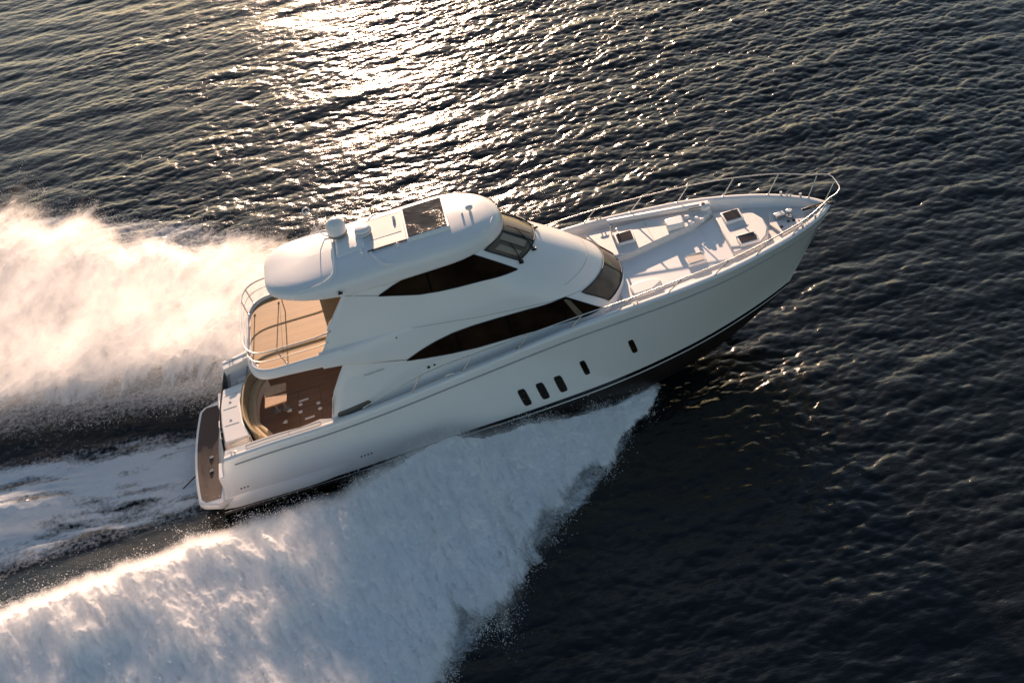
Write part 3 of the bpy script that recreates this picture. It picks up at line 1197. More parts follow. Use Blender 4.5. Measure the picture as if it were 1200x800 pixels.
mb = MB()
e1 = [(6.20, -1.96, 5.14)] + rail_ring(.12, 5.17, 5.7) + [(6.20, 1.96, 5.14)]
mb.tube(e1, .024, 8)
mb.tube([(6.0, -1.99, 4.80)] + rail_ring(.10, 4.84, 5.8) + [(6.0, 1.99, 4.80)], .014, 6)
frail = mb.build('stern_rail', CHROME, fly, smooth=80)
tops = rail_ring(.12, 5.17, 5.7)
bots = rail_ring(.15, 4.55, 5.7)
N = len(tops)
for fidx in (.10, .30, .42, .58, .70, .90):
    mb = MB()
    i = int(fidx * (N - 1))
    t = tops[i]
    j = min(range(len(bots)), key=lambda q: (bots[q][0] - t[0] - .12) ** 2 + (bots[q][1] - t[1]) ** 2)
    mb.tube([bots[j], t], .018, 6)
    mb.lathe([(.04, 0), (.035, .02), (.02, .025)], bots[j], 8)
    mb.build('rail_post', CHROME, frail)
# slender pillar from deck to roof edge
mb = MB()
mb.tube([(4.62, .95, 4.44), (4.72, 1.32, 6.45)], .02, 6)
mb.build('roof_post', CHROME, fly)

# ------------------------------------------------------------------ hardtop roof
rb = lerp_table([(4.5, 6.50), (5.2, 6.40), (6.0, 6.24), (6.9, 6.10), (8.0, 6.06), (9.5, 6.08), (11.0, 6.12), (12.4, 6.10)])
rh = lerp_table([(4.5, .26), (5.2, .38), (6.0, .52), (6.9, .70), (8.0, .78), (9.5, .79), (11.0, .76), (12.4, .62)])


def roof_outline(ins, n=60):
    wf, xa, xn = 1.68 - ins, 4.60 + ins, 12.30 - ins
    pts = []
    La, Lf = 2.4, 2.05
    e = 2 / 3.0
    for i in range(n + 1):
        t = math.pi / 2 * (1 - i / n)
        pts.append((xa + La - La * (math.sin(t) ** (2 / 3.8)), (max(math.cos(t), 0) ** (2 / 3.8)) * (wf - .10 * math.sin(t)), ))
    for i in range(1, 14):
        pts.append((xa + La + (xn - Lf - xa - La) * i / 14, wf))
    for i in range(n + 1):
        t = math.pi / 2 * i / n
        pts.append((xn - Lf + Lf * math.sin(t) ** (2 / 2.15), wf * max(math.cos(t), 0) ** (2 / 2.15)))
    return pts


prof = [(.14, -.06, 0), (.03, -.05, 0), (.0, -.01, 0), (-.005, .04, .02), (.015, 0, .34), (.05, 0, .52), (.12, 0, .66), (.24, 0, .77), (.45, 0, .86), (.75, 0, .92), (1.05, 0, .965), (1.35, 0, .99), (1.60, 0, 1.0)]
mb = MB()
rows = []
for ins, dz, k in prof:
    h = roof_outline(ins)
    full = [(x, -y) for x, y in h] + [(x, y) for x, y in h[-2:0:-1]]
    rows.append([Vector((x, y, rb(x) + dz + rh(x) * k)) for x, y in full])
mb.grid(rows, close_u=True)
for r, fl in ((rows[-1], 0), (rows[0], 1)):
    n_ = len(r)
    hlf = n_ // 2
    vs, fs_ = [], []
    for i in range(1, hlf):
        vs += [r[i], r[n_ - i]]
    for i in range(hlf - 2):
        fs_.append((2 * i, 2 * i + 1, 2 * i + 3, 2 * i + 2))
    fs_.append((0, 1, len(vs)))
    vs.append(r[0])
    fs_.append((2 * (hlf - 2), 2 * (hlf - 2) + 1, len(vs)))
    vs.append(r[hlf])
    mb.add(vs, fs_)
roof = mb.build('hardtop_roof', GEL, Y, smooth=60)
bvh = BVHTree.FromPolygons([v.co for v in roof.data.vertices], [list(p.vertices) for p in roof.data.polygons])


def rz_(x, y):
    hit = bvh.ray_cast(Vector((x, y, 20)), Vector((0, 0, -1)))
    return hit[0].z if hit[0] is not None else 6.3


def drape(mb, poly_rows, off, skirt=.06):
    rows = [[Vector((x, y, rz_(x, y) + off)) for x, y in r] for r in poly_rows]
    mb.grid(rows)
    ring = rows[0] + [r[-1] for r in rows[1:]] + rows[-1][-2::-1] + [r[0] for r in rows[-2:0:-1]]
    mb.grid([ring, [Vector((p.x, p.y, p.z - skirt)) for p in ring]], close_u=True)


def rect_rows(x0, x1, y0, y1, n=8, m=12):
    return [[(x0 + (x1 - x0) * i / n, y0 + (y1 - y0) * j / m) for j in range(m + 1)] for i in range(n + 1)]


# sunroof glass in a white frame, slid forward; open roof well behind it
def flat_slab(mb, x0, x1, y0, y1, za, zb, t):
    mb.add([(x0, y0, za - t), (x1, y0, zb - t), (x1, y1, zb - t), (x0, y1, za - t), (x0, y0, za), (x1, y0, zb), (x1, y1, zb), (x0, y1, za)],
           [(3, 2, 1, 0), (4, 5, 6, 7), (0, 1, 5, 4), (1, 2, 6, 5), (2, 3, 7, 6), (3, 0, 4, 7)])


za, zb = rz_(9.3, 0) + .055, rz_(10.62, 0) + .055
mb = MB()
flat_slab(mb, 9.26, 10.66, -.92, .94, za, zb, .16)
sr = mb.build('sunroof', GEL, Y, bevel=.02)
mb = MB()
flat_slab(mb, 9.33, 10.58, -.85, .87, za + .012, zb + .012, .012)
mb.build('sunroof_glass', glass_dark('sunroof_glass', (.042, .036, .030), 0, .10, .018), sr)
# the opened roof well: pale sunken panel with rails either side
mb = MB()
z8, z9 = rz_(8.1, 0), rz_(9.25, 0)
flat_slab(mb, 8.06, 9.28, -.80, .86, z8 + .012, z9 + .012, .05)
wellp = mb.build('roof_well_panel', NONSKID, sr)
mb = MB()
flat_slab(mb, 8.16, 9.16, -.30, .80, z8 + .020, z9 + .020, .01)
mb.build('well_liner', simple('well_liner', (.50, .50, .50), .6), sr)
for y, mt in ((-.83, BLACK), (.90, GREY)):
    mb = MB()
    mb.tube([(8.0, y, rz_(8.0, y) + .05), (8.6, y, rz_(8.6, y) + .055), (9.3, y, rz_(9.3, y) + .05)], .024, 6)
    mb.build('sunroof_track', mt, sr)
for x, y in ((9.0, .52), (8.95, -.99)):
    mb = MB()
    mb.lathe([(.05, 0), (.05, .12), (.02, .16)], (x, y, rz_(x, y)), 12)
    mb.build('roof_fitting', GEL, roof)

# curved ribs of the roof moulding
def rib(pts, r0, name, mat=GEL):
    f = lerp_table([(t,) + p for t, p in enumerate(pts)])
    path = []
    N_ = 40
    for i in range(N_ + 1):
        x, y = f((len(pts) - 1) * i / N_)
        path.append((x, y, rz_(x, y) + .0))
    mb = MB()
    mb.tube(path, [r0 * (.15 + .85 * min(1, 5 * min(i, N_ - i) / N_)) for i in range(N_ + 1)], 10)
    return mb.build(name, mat, roof, smooth=80)


rib([(5.4, -1.50), (6.3, -1.50), (6.72, -1.38), (6.90, -1.0), (6.95, 0), (6.90, 1.0), (6.72, 1.38), (6.3, 1.50), (5.4, 1.50)], .055, 'roof_rib')
rib([(8.75, -1.56), (8.35, -1.42), (8.12, -1.0), (8.05, -.6)], .05, 'roof_rib')
rib([(8.75, 1.56), (8.35, 1.42), (8.12, 1.0), (8.05, .6)], .05, 'roof_rib')
rib([(11.2, -1.34), (11.75, -1.05), (12.0, -.55)], .022, 'roof_lip')
# mast base
mb = MB()
rows = []
for k, (ix, h_) in enumerate(((0, 0), (.04, .06), (.10, .10), (.16, .11))):
    rows.append([Vector((x, y, rz_(x, y) + h_)) for x, y in [(6.98 + ix, -.62 + ix), (7.95 - ix, -.55 + ix), (7.95 - ix, .75 - ix), (6.98 + ix, .82 - ix)]])
mb.grid(rows, close_u=True)
mb.add(rows[-1], [(0, 1, 2, 3)])
mast = mb.build('mast_base', GEL, roof, smooth=60, bevel=.03)
# satellite dome, radar drum, mushroom aerial
zt = rz_(7.25, .42) + .02
mb = MB()
mb.lathe([(.20, zt), (.20, zt + .10), (.28, zt + .13), (.31, zt + .20), (.318, zt + .36), (.30, zt + .50), (.245, zt + .61), (.14, zt + .68), (.03, zt + .70)], (7.18, .52, 0), 32)
sat = mb.build('satellite_dome', GEL, Y, smooth=60)
mb = MB()
mb.lathe([(.31, zt + .12), (.326, zt + .17), (.314, zt + .21)], (7.18, .52, 0), 32)
mb.build('dome_base_ring', GREY, sat, smooth=60)
zt = rz_(7.95, .2) - .01
mb = MB()
mb.lathe([(.14, zt - .08), (.14, zt + .04), (.25, zt + .06), (.27, zt + .10), (.27, zt + .20), (.25, zt + .255), (.18, zt + .285), (.03, zt + .295)], (7.98, .22, 0), 32)
rad = mb.build('radar_drum', GEL, Y, smooth=50)
mb = MB()
mb.lathe([(.268, zt + .125), (.276, zt + .14), (.276, zt + .17), (.268, zt + .185)], (7.98, .22, 0), 32)
mb.build('drum_band', simple('drum_band', (.45, .45, .46), .4), rad, smooth=50)
zt = rz_(11.38, -.28)
mb = MB()
mb.lathe([(.05, zt - .02), (.045, zt + .12), (.11, zt + .14), (.125, zt + .19), (.10, zt + .24), (.04, zt + .27)], (11.38, -.26, 0), 20)
mb.build('mushroom_aerial', GEL, Y, smooth=50)
mb = MB()
mb.box((11.12, -.30, rz_(11.12, -.3) + .03), (.07, .06, .08))
mb.build('horn', GEL, Y, bevel=.01)
for x, y in ((7.65, -.45), (7.80, -.72), (7.82, -.86)):
    mb = MB()
    mb.lathe([(.04, 0), (.045, .06), (.03, .11)], (x, y, rz_(x, y) + .0), 12)
    mb.build('roof_light', GEL, Y)
# aerials
mb = MB()
z0 = rz_(6.75, .95)
mb.tube([(6.95, .75, z0 + .05), (6.70, .92, z0 + .06), (6.55, 1.05, z0 + .25), (6.46, 1.12, z0 + .60), (6.40, 1.16, z0 + .95)], [.022, .022, .018, .014, .012], 8)
pts = [(6.40 + .11 * math.cos(a) , 1.16 + .11 * math.sin(a), z0 + .97 + .04 * math.sin(a)) for a in np.linspace(0, 2 * math.pi, 16)]
mb.tube(pts, .022, 6)
mb.build('loop_aerial', GEL, Y, smooth=80)
# small dark nav light on the roof edge
for sg in (-1, 1):
    mb = MB()
    mb.box((6.86, sg * 1.70, 6.22), (.14, .07, .05))
    mb.lathe([(.035, 6.2), (.035, 6.30)], (6.84, sg * 1.72, 0), 10)
    mb.build('deck_light', BLACK, roof)

# ================================================================== THE SEA
def hash3(ix, iy, iz, seed):
    h = (ix.astype(np.int64) * 374761393 + iy.astype(np.int64) * 668265263 + iz.astype(np.int64) * 2147483647 + seed * 1274126177) & 0xFFFFFFFF
    h = ((h ^ (h >> 13)) * 1274126177) & 0xFFFFFFFF
    h = h ^ (h >> 16)
    return (h & 0xFFFFFF) / float(0xFFFFFF)


def vnoise(x, y, z=None, seed=0):
    if z is None:
        z = np.zeros_like(x)
    ix, iy, iz = np.floor(x), np.floor(y), np.floor(z)
    fx, fy, fz = x - ix, y - iy, z - iz
    fx, fy, fz = (f * f * f * (f * (f * 6 - 15) + 10) for f in (fx, fy, fz))
    r = 0
    for dx in (0, 1):
        for dy in (0, 1):
            for dz in (0, 1):
                w = (fx if dx else 1 - fx) * (fy if dy else 1 - fy) * (fz if dz else 1 - fz)
                r = r + w * hash3(ix + dx, iy + dy, iz + dz, seed)
    return r * 2 - 1


def fbm(x, y, f0, octv, gain=0.5, seed=0, z=None, lac=2.03):
    a, s, tot = 1.0, 0, 0
    f = f0
    for o in range(octv):
        s = s + a * vnoise(x * f + 17.3 * o, y * f - 9.1 * o, None if z is None else z * f, seed + o)
        tot += a
        a *= gain
        f *= lac
    return s / tot


def smooth(a, b, x):
    t = np.clip((x - a) / (b - a), 0, 1)
    return t * t * (3 - 2 * t)


# wind sea from a directional spectrum (one 88 m tile, 1344 x 1344 points)
N_, L_ = 1344, 88.0
X0, Y0 = -28.0, -30.0
kx = np.fft.fftfreq(N_, L_ / N_) * 2 * np.pi
KX, KY = np.meshgrid(kx, kx, indexing='ij')
K = np.hypot(KX, KY)
K[0, 0] = 1e-6


def sea_field(lam, Hs, wdir, spread, kcut, seed, cpow, p=4.0):
    r = np.random.default_rng(seed)
    kp = 2 * np.pi / lam
    th = np.arctan2(KY, KX) - R(wdir)
    D = spread + (1 - spread) * np.clip(np.cos(th), 0, 1) ** cpow
    P = np.exp(-0.9 * (kp / K) ** 2) / K ** p * D * np.exp(-(K / kcut) ** 2)
    P[0, 0] = 0
    h = np.sqrt(P) * (r.normal(size=K.shape) + 1j * r.normal(size=K.shape))
    z = np.fft.ifft2(h).real
    s = (Hs / 4) / z.std()
    dx = np.fft.ifft2(-1j * KX / K * h).real * s
    dy = np.fft.ifft2(-1j * KY / K * h).real * s
    return z * s, dx, dy


WZ = np.zeros((N_, N_))
WDX, WDY = WZ.copy(), WZ.copy()
gx = X0 + np.arange(N_) * (L_ / N_)
gy = Y0 + np.arange(N_) * (L_ / N_)
GX, GY = np.meshgrid(gx, gy, indexing='ij')
# wind patches: gusts roughen some areas, others lie smoother
gusts = np.clip(1 + 1.5 * fbm(GX * .8, GY * 1.3, .075, 3, .55, 77), .45, 1.7)
for lam, Hs, wd, sp, kc, seed, cp in ((3.4, .025, -48, .02, 8, 8, 6), (6.5, .07, -97, .02, 6, 3, 4), (2.9, .062, -87, .01, 10, 14, 10), (1.5, .034, -79, .03, 18, 4, 5), (.8, .030, -99, .08, 26, 5, 3), (.40, .019, -88, .40, 46, 6, 2)):
    z, dx, dy = sea_field(lam, Hs, wd, sp, kc, seed, cp)
    gk = gusts if lam < 1.0 else (.5 + .5 * gusts if lam < 2.5 else 1.0)
    WZ += z * gk
    WDX += dx * 1.15 * gk
    WDY += dy * 1.15 * gk

# outlines of the two spray plumes on the water: inner and outer distance from the keel line
yi_tab = [(-40, 12.0), (-20, 8.0), (-8, 5.2), (-4, 4.6), (-2, 4.3), (0, 3.9), (2.5, 3.6), (5, 3.5), (8, 2.85), (10.6, 2.55), (13.6, 2.25), (15, 1.7), (16.3, 1.0)]
yo_tab = [(-40, 44), (-20, 29), (-8, 21.5), (-4.5, 19.3), (-1.5, 17.6), (.5, 16.2), (4, 13.6), (6, 12.2), (7.5, 11.6), (9, 9.7), (10.5, 7.7), (12.0, 6.6), (12.9, 5.6), (14.5, 3.7), (15.5, 2.6), (16.3, 1.2)]
yo_near = [(-40, 46), (-20, 34), (-8, 26), (-2, 20.5), (3, 17.0), (5.5, 15.2), (7.0, 13.9), (7.5, 13.0), (7.8, 11.7), (9.0, 10.7), (9.6, 9.5), (10.2, 7.9), (11.8, 7.1), (12.5, 6.1), (13.6, 5.2), (14.1, 3.9), (15.3, 2.9), (15.8, 2.0), (16.3, 1.2)]
yi_f = lambda x: np.interp(x, [t[0] for t in yi_tab], [t[1] for t in yi_tab])
yo_f = lambda x: np.interp(x, [t[0] for t in yo_tab], [t[1] for t in yo_tab])

# calm, hollowed water inside the wake and under the hull
ay = np.abs(GY)
inw = smooth(18.5, 14.0, GX) * smooth(1.0, -.3, (ay - yi_f(GX)) / 1.0)
hollow = -0.42 * smooth(16, 6, GX) * smooth(-26, -4, GX) * smooth(4.4, 1.5, ay - .10 * np.clip(-GX, 0, 30))
rooster = .55 * np.exp(-((GX + 9) / 5.5) ** 2) * np.exp(-(GY / 1.6) ** 2)
calm = 1 - .62 * inw
edge = smooth(0, 6, GX - X0) * smooth(0, 6, X0 + L_ - GX) * smooth(0, 6, GY - Y0) * smooth(0, 6, Y0 + L_ - GY)
wash_y = .15 - .02 * GX
wash_w = 2.75 + .10 * np.clip(-GX, 0, 40)
wash = smooth(.6, -.3, GX) * smooth(wash_w, wash_w * .45, np.abs(GY - wash_y))
wz = fbm(GX * .35, GY * 1.0, .9, 5, .55, 21)
HZ = (WZ * calm + hollow + rooster * smooth(.5, -2, GX) + wash * (.30 * wz + .06)) * edge
PX = GX + WDX * calm * edge
PY = GY + WDY * calm * edge
nv = N_ * N_
co = np.empty((nv, 3), np.float32)
co[:, 0], co[:, 1], co[:, 2] = PX.ravel(), PY.ravel(), HZ.ravel()
idx = np.arange(nv).reshape(N_, N_)
q = np.stack([idx[:-1, :-1], idx[1:, :-1], idx[1:, 1:], idx[:-1, 1:]], -1).reshape(-1, 4)
# flat surround out to the horizon
B = 6000.0
e0, e1, f0, f1 = gx[0], gx[-1], gy[0], gy[-1]
extra = np.array([(e0, f0, 0), (e1, f0, 0), (e1, f1, 0), (e0, f1, 0), (-B, -B, 0), (B, -B, 0), (B, B, 0), (-B, B, 0)], np.float32)
co = np.vstack([co, extra])
b = nv
q = np.vstack([q, [[b + 4, b + 5, b + 1, b], [b + 5, b + 6, b + 2, b + 1], [b + 6, b + 7, b + 3, b + 2], [b + 7, b + 4, b, b + 3]]])


def np_mesh(name, co, quads, mat, attrs=(), tris=None):
    me = bpy.data.meshes.new(name)
    nq = len(quads)
    nt_ = 0 if tris is None else len(tris)
    me.vertices.add(len(co))
    me.vertices.foreach_set('co', np.ascontiguousarray(co, np.float32).ravel())
    lv = quads.astype(np.int32).ravel()
    if nt_:
        lv = np.concatenate([lv, tris.astype(np.int32).ravel()])
    me.loops.add(len(lv))
    me.loops.foreach_set('vertex_index', lv)
    me.polygons.add(nq + nt_)
    st = np.concatenate([np.arange(nq) * 4, nq * 4 + np.arange(nt_) * 3]).astype(np.int32)
    me.polygons.foreach_set('loop_start', st)
    me.update(calc_edges=True)
    me.validate()
    me.polygons.foreach_set('use_smooth', np.ones(nq + nt_, bool))
    for an, av in attrs:
        a = me.attributes.new(an, 'FLOAT', 'POINT')
        a.data.foreach_set('value', np.ascontiguousarray(av, np.float32).ravel())
    me.materials.append(mat)
    o = bpy.data.objects.new(name, me)
    C.objects.link(o)
    return o


# foam left on the water: prop wash streaks, lacing inside the wake, film beside the plumes
streak = fbm(GX * .30, (GY - wash_y) * 1.5, 1.0, 5, .6, 31)
fine = fbm(GX * .7, GY * 1.6, 3.0, 4, .6, 35)
foam = wash * (.98 + 1.25 * streak + .3 * fine)
bub = smooth(.2, -6, GX) * smooth(5.2, 3.0, ay) * (.12 + .25 * fine)
tt = (ay - yi_f(GX)) / np.maximum(yo_f(GX) - yi_f(GX), .1)
film = smooth(16.3, 12, GX) * smooth(-.12, .06, tt) * smooth(1.06, .88, tt) * (.55 + .4 * streak)
foam = np.clip(np.maximum.reduce([foam, bub, film]), 0, 1.2)
foam = np.concatenate([foam.ravel(), np.zeros(8)])


def mk_water():
    m, nt, b, out = mat_new('sea_water')
    b.inputs['Base Color'].default_value = (.0045, .0062, .0068, 1)
    b.inputs['Roughness'].default_value = .10
    b.inputs['IOR'].default_value = 1.333
    n1 = noise(nt, 7.5, 3, .55, mapping=(.42, 1.2, 1))
    n2 = noise(nt, 20.0, 3, .6, mapping=(.9, 1.2, 1))
    b1 = nt.nodes.new('ShaderNodeBump')
    b1.inputs['Strength'].default_value = 1.0
    b1.inputs['Distance'].default_value = .014
    nt.links.new(n1.outputs['Fac'], b1.inputs['Height'])
    b2 = nt.nodes.new('ShaderNodeBump')
    b2.inputs['Strength'].default_value = 1.0
    b2.inputs['Distance'].default_value = .0055
    gust = noise(nt, .16, 3, .5)
    gr_ = ramp(nt, gust.outputs['Fac'], [(.35, (.35, .35, .35)), (.65, (1.3, 1.3, 1.3))])
    gm = nt.nodes.new('ShaderNodeMath')
    gm.operation = 'MULTIPLY'
    nt.links.new(n2.outputs['Fac'], gm.inputs[0])
    nt.links.new(gr_.outputs[0], gm.inputs[1])
    nt.links.new(gm.outputs[0], b2.inputs['Height'])
    nt.links.new(b1.outputs[0], b2.inputs['Normal'])
    nt.links.new(b2.outputs[0], b.inputs['Normal'])
    # foam
    at = nt.nodes.new('ShaderNodeAttribute')
    at.attribute_name = 'foam'
    nf = noise(nt, 7.0, 7, .72)
    mth = nt.nodes.new('ShaderNodeMath')
    mth.operation = 'MULTIPLY_ADD'
    nt.links.new(nf.outputs['Fac'], mth.inputs[0])
    mth.inputs[1].default_value = 1.5
    nt.links.new(at.outputs['Fac'], mth.inputs[2])
    mr = nt.nodes.new('ShaderNodeMapRange')
    mr.inputs[1].default_value = .98
    mr.inputs[2].default_value = 1.62
    nt.links.new(mth.outputs[0], mr.inputs[0])
    df = nt.nodes.new('ShaderNodeBsdfDiffuse')
    df.inputs['Color'].default_value = (.70, .73, .75, 1)
    bf = nt.nodes.new('ShaderNodeBump')
    bf.inputs['Distance'].default_value = .05
    nt.links.new(nf.outputs['Fac'], bf.inputs['Height'])
    nt.links.new(bf.outputs[0], df.inputs['Normal'])
    mx = nt.nodes.new('ShaderNodeMixShader')
    nt.links.new(mr.outputs[0], mx.inputs[0])
    nt.links.new(b.outputs[0], mx.inputs[1])
    nt.links.new(df.outputs[0], mx.inputs[2])
    nt.links.new(mx.outputs[0], out.inputs['Surface'])
    return m


sea = np_mesh('sea', co, q, mk_water(), [('foam', foam)])
sea['kind'] = 'structure'
sea['label'] = 'dark rippled sea glittering in low sunlight around the yacht'
del KX, KY, K


# ------------------------------------------------------------------ spray plumes
def mk_spray(tw, throw_deg):
    m, nt, b, out = mat_new('spray_foam')
    nt.nodes.remove(b)
    at = nt.nodes.new('ShaderNodeAttribute')
    at.attribute_name = 'dens'
    n1 = noise(nt, 2.8, 8, .70, mapping=(.5, 1.3, 1))
    n2 = noise(nt, 26.0, 4, .7, mapping=(.6, 1.2, 1))
    for n_ in (n1, n2):
        mp = n_.inputs['Vector'].links[0].from_node
        vr = nt.nodes.new('ShaderNodeVectorRotate')
        vr.rotation_type = 'Z_AXIS'
        vr.inputs['Angle'].default_value = -R(throw_deg)
        src = mp.inputs['Vector'].links[0].from_socket
        nt.links.new(src, vr.inputs['Vector'])
        nt.links.new(vr.outputs[0], mp.inputs['Vector'])
    ad = nt.nodes.new('ShaderNodeMath')
    ad.operation = 'MULTIPLY_ADD'
    nt.links.new(n2.outputs['Fac'], ad.inputs[0])
    ad.inputs[1].default_value = .45
    nt.links.new(n1.outputs['Fac'], ad.inputs[2])
    a2 = nt.nodes.new('ShaderNodeMath')
    a2.operation = 'ADD'
    nt.links.new(ad.outputs[0], a2.inputs[0])
    nt.links.new(at.outputs['Fac'], a2.inputs[1])
    mr = nt.nodes.new('ShaderNodeMapRange')
    mr.inputs[1].default_value = 1.0
    mr.inputs[2].default_value = 1.38
    nt.links.new(a2.outputs[0], mr.inputs[0])
    df = nt.nodes.new('ShaderNodeBsdfDiffuse')
    df.inputs['Color'].default_value = (.93, .935, .94, 1)
    tl = nt.nodes.new('ShaderNodeBsdfTranslucent')
    tl.inputs['Color'].default_value = (.88, .89, .90, 1)
    bp = nt.nodes.new('ShaderNodeBump')
    bp.inputs['Distance'].default_value = .03
    bp.inputs['Strength'].default_value = .8
    nt.links.new(ad.outputs[0], bp.inputs['Height'])
    nt.links.new(bp.outputs[0], df.inputs['Normal'])
    nt.links.new(bp.outputs[0], tl.inputs['Normal'])
    mx = nt.nodes.new('ShaderNodeMixShader')
    mx.inputs[0].default_value = tw
    nt.links.new(df.outputs[0], mx.inputs[1])
    nt.links.new(tl.outputs[0], mx.inputs[2])
    tr = nt.nodes.new('ShaderNodeBsdfTransparent')
    m2 = nt.nodes.new('ShaderNodeMixShader')
    nt.links.new(mr.outputs[0], m2.inputs[0])
    nt.links.new(tr.outputs[0], m2.inputs[1])
    nt.links.new(mx.outputs[0], m2.inputs[2])
    nt.links.new(m2.outputs[0], out.inputs['Surface'])
    return m


SPRAY = {-1: mk_spray(.10, -69.6), 1: mk_spray(.5, 60.6)}
Hr_tab = [(-40, .3), (-20, .8), (-8, 1.3), (-3, 1.75), (0, 1.9), (3, 1.9), (6, 1.75), (8.5, 1.55), (10, 1.3), (12, .95), (14, .55), (15.3, .3), (16.3, .05)]


def plume(sg, hk, seed, x_end):
    nx, ny = 760, 300
    xs = 16.3 - (16.3 - x_end) * np.linspace(0, 1, nx) ** 1.12
    ts = np.linspace(0, 1, ny) ** 1.1
    XX, TT = np.meshgrid(xs, ts, indexing='ij')
    yi, yo = yi_f(XX), yo_f(XX)
    if sg < 0:
        yo = np.interp(XX, [t[0] for t in yo_near], [t[1] for t in yo_near])
    else:
        yi = yi - 1.1 * smooth(14, 9, XX)
        yo = yo * (1 - .07 * smooth(-2, 1, XX) * smooth(6, 3, XX) + .05 * smooth(4.5, 7, XX) * smooth(11, 8.5, XX))
    # ragged outer rim: fingers thrown outward
    rim = 1 + (.22 if sg < 0 else .5) * fbm(XX, XX * 0, .40, 6, .60, seed + 50) * smooth(16.3, 12.5, XX)
    yy = yi + (yo - yi) * TT * (1 + (rim - 1) * TT ** 3)
    H = np.interp(XX, [t[0] for t in Hr_tab], [t[1] for t in Hr_tab]) * hk
    d_in = yy - yi
    up = smooth(0, 1, np.clip(d_in / ((.35 + .25 * H + 1.45 * smooth(8.5, 4.0, XX)) if sg < 0 else (.7 + .9 * H)), 0, 1))
    prof = up * ((1 - TT) ** 1.15 * .95 + .05) * (1 - smooth(.8, 1, TT) * .9)
    # coordinates dragged along the throw direction, so that clumps lie in streaks
    u = XX * .75 + yy * .65
    v = -XX * .65 + yy * .75
    big = fbm(u, v, .42, 3, .5, seed)
    if sg > 0:
        s1, s2 = XX * .49 + yy * .87, XX * .87 - yy * .49
        big = .5 * big + 1.1 * fbm(s1 * .35, s2, .42, 4, .5, seed + 3)
    ta, tb = (.35, .94) if sg < 0 else (.49, .87)
    along, across = ta * XX + tb * yy, tb * XX - ta * yy
    mid = fbm(along * .42, across * 1.25, 1.5, 4, .58, seed + 7)
    fin = fbm(along * .5, across * 1.3, 6.0, 4, .65, seed + 13)
    second = 0
    if sg > 0:
        second = .45 * np.exp(-((TT - .68 - .05 * big) / .13) ** 2) * smooth(3.5, -1.5, XX)
    z = H * prof * (1 + (.22 if sg < 0 else .38) * big + .14 * mid) + second * (1 + .3 * mid) + up * (.085 * mid + .085 * fin) * (.5 + .5 * smooth(0, .3, 1 - TT)) * np.clip(H, .25, 1.2)
    z = np.maximum(z, -.05) + .03
    dens = .95 - .95 * smooth(.62, 1.0, TT + .12 * big) + (.10 + .55 * smooth(.45, .9, TT)) * mid - (.45 if sg < 0 else 0) * smooth(.5, .85, TT) * smooth(.0, .5, fbm(along * .3, across * .8, .55, 3, .5, seed + 40))
    dens = dens * (smooth(0, .08, d_in + .05 * mid) if sg < 0 else smooth(.6, 1.9, d_in + .7 * mid + .3 * fin)) * smooth(16.3, 15.2, XX)
    dens = dens - .35 * smooth(-6, -30, XX)
    px = XX - .25 * TT * mid
    co = np.stack([px, sg * (yy + .12 * fin * up), z], -1).reshape(-1, 3)
    ii = np.arange(nx * ny).reshape(nx, ny)
    qq = np.stack([ii[:-1, :-1], ii[1:, :-1], ii[1:, 1:], ii[:-1, 1:]], -1).reshape(-1, 4)
    if sg < 0:
        qq = qq[:, ::-1]
    mist = .26 + .05 * smooth(1, 6, XX) + .05 * big + .16 * np.exp(-((TT - .10) / .10) ** 2) + .08 * smooth(.6, .9, TT)
    if sg > 0:
        mist = .60 + .45 * smooth(1.0, .55, TT) * (1 + .5 * big)
    mist = mist * smooth(.1 if sg < 0 else 0, .8 if sg < 0 else 1.4, d_in) * smooth(1.02, .8 if sg < 0 else .66, TT) * smooth(16.2, 13.5, XX) * np.clip(H / .9, .25, 1.25)
    o = np_mesh('bow_spray', co, qq, SPRAY[sg], [('dens', dens), ('mist', np.maximum(mist, .004))])
    o['kind'] = 'stuff'
    # flying droplets: small tetrahedra above the crest and around the rim
    r = np.random.default_rng(seed + 99)
    nd = 120000
    k = r.integers(0, nx * ny, nd * 4)
    tv = TT.ravel()[k]
    wgt = smooth(-.25, .35, mid.ravel()[k]) * np.clip(.5 + .9 * np.exp(-((tv - .06) / .10) ** 2) + .35 * smooth(.55, .9, tv), 0, 1.2) * (np.clip(H.ravel()[k], .1, 1.4))
    keep = np.where(r.random(len(k)) < wgt * .7)[0][:nd]
    k = k[keep]
    base = co[k].copy()
    hgt = r.exponential(1, len(k)) * (.05 + .16 * np.clip(H.ravel()[k], 0, 1.5))
    base[:, 2] += hgt
    base[:, 1] += sg * (r.normal(0, .14, len(k)) + hgt * .2 + r.exponential(.16, len(k)) * smooth(.6, 1, TT.ravel()[k]))
    base[:, 0] += r.normal(0, .14, len(k)) - hgt * .3
    rad = np.clip(r.lognormal(-5.5, .6, len(k)), .002, .016)
    tet = np.array([(1, 1, 1), (-1, -1, 1), (-1, 1, -1), (1, -1, -1)], float)
    qd = r.normal(size=(len(k), 4))
    qd /= np.linalg.norm(qd, axis=1)[:, None]
    w_, x_, y_, z_ = qd.T
    Rm = np.stack([1 - 2 * (y_ * y_ + z_ * z_), 2 * (x_ * y_ - z_ * w_), 2 * (x_ * z_ + y_ * w_), 2 * (x_ * y_ + z_ * w_), 1 - 2 * (x_ * x_ + z_ * z_), 2 * (y_ * z_ - x_ * w_), 2 * (x_ * z_ - y_ * w_), 2 * (y_ * z_ + x_ * w_), 1 - 2 * (x_ * x_ + y_ * y_)], -1).reshape(-1, 3, 3)
    dv = base[:, None, :] + np.einsum('nij,kj->nki', Rm, tet) * rad[:, None, None]
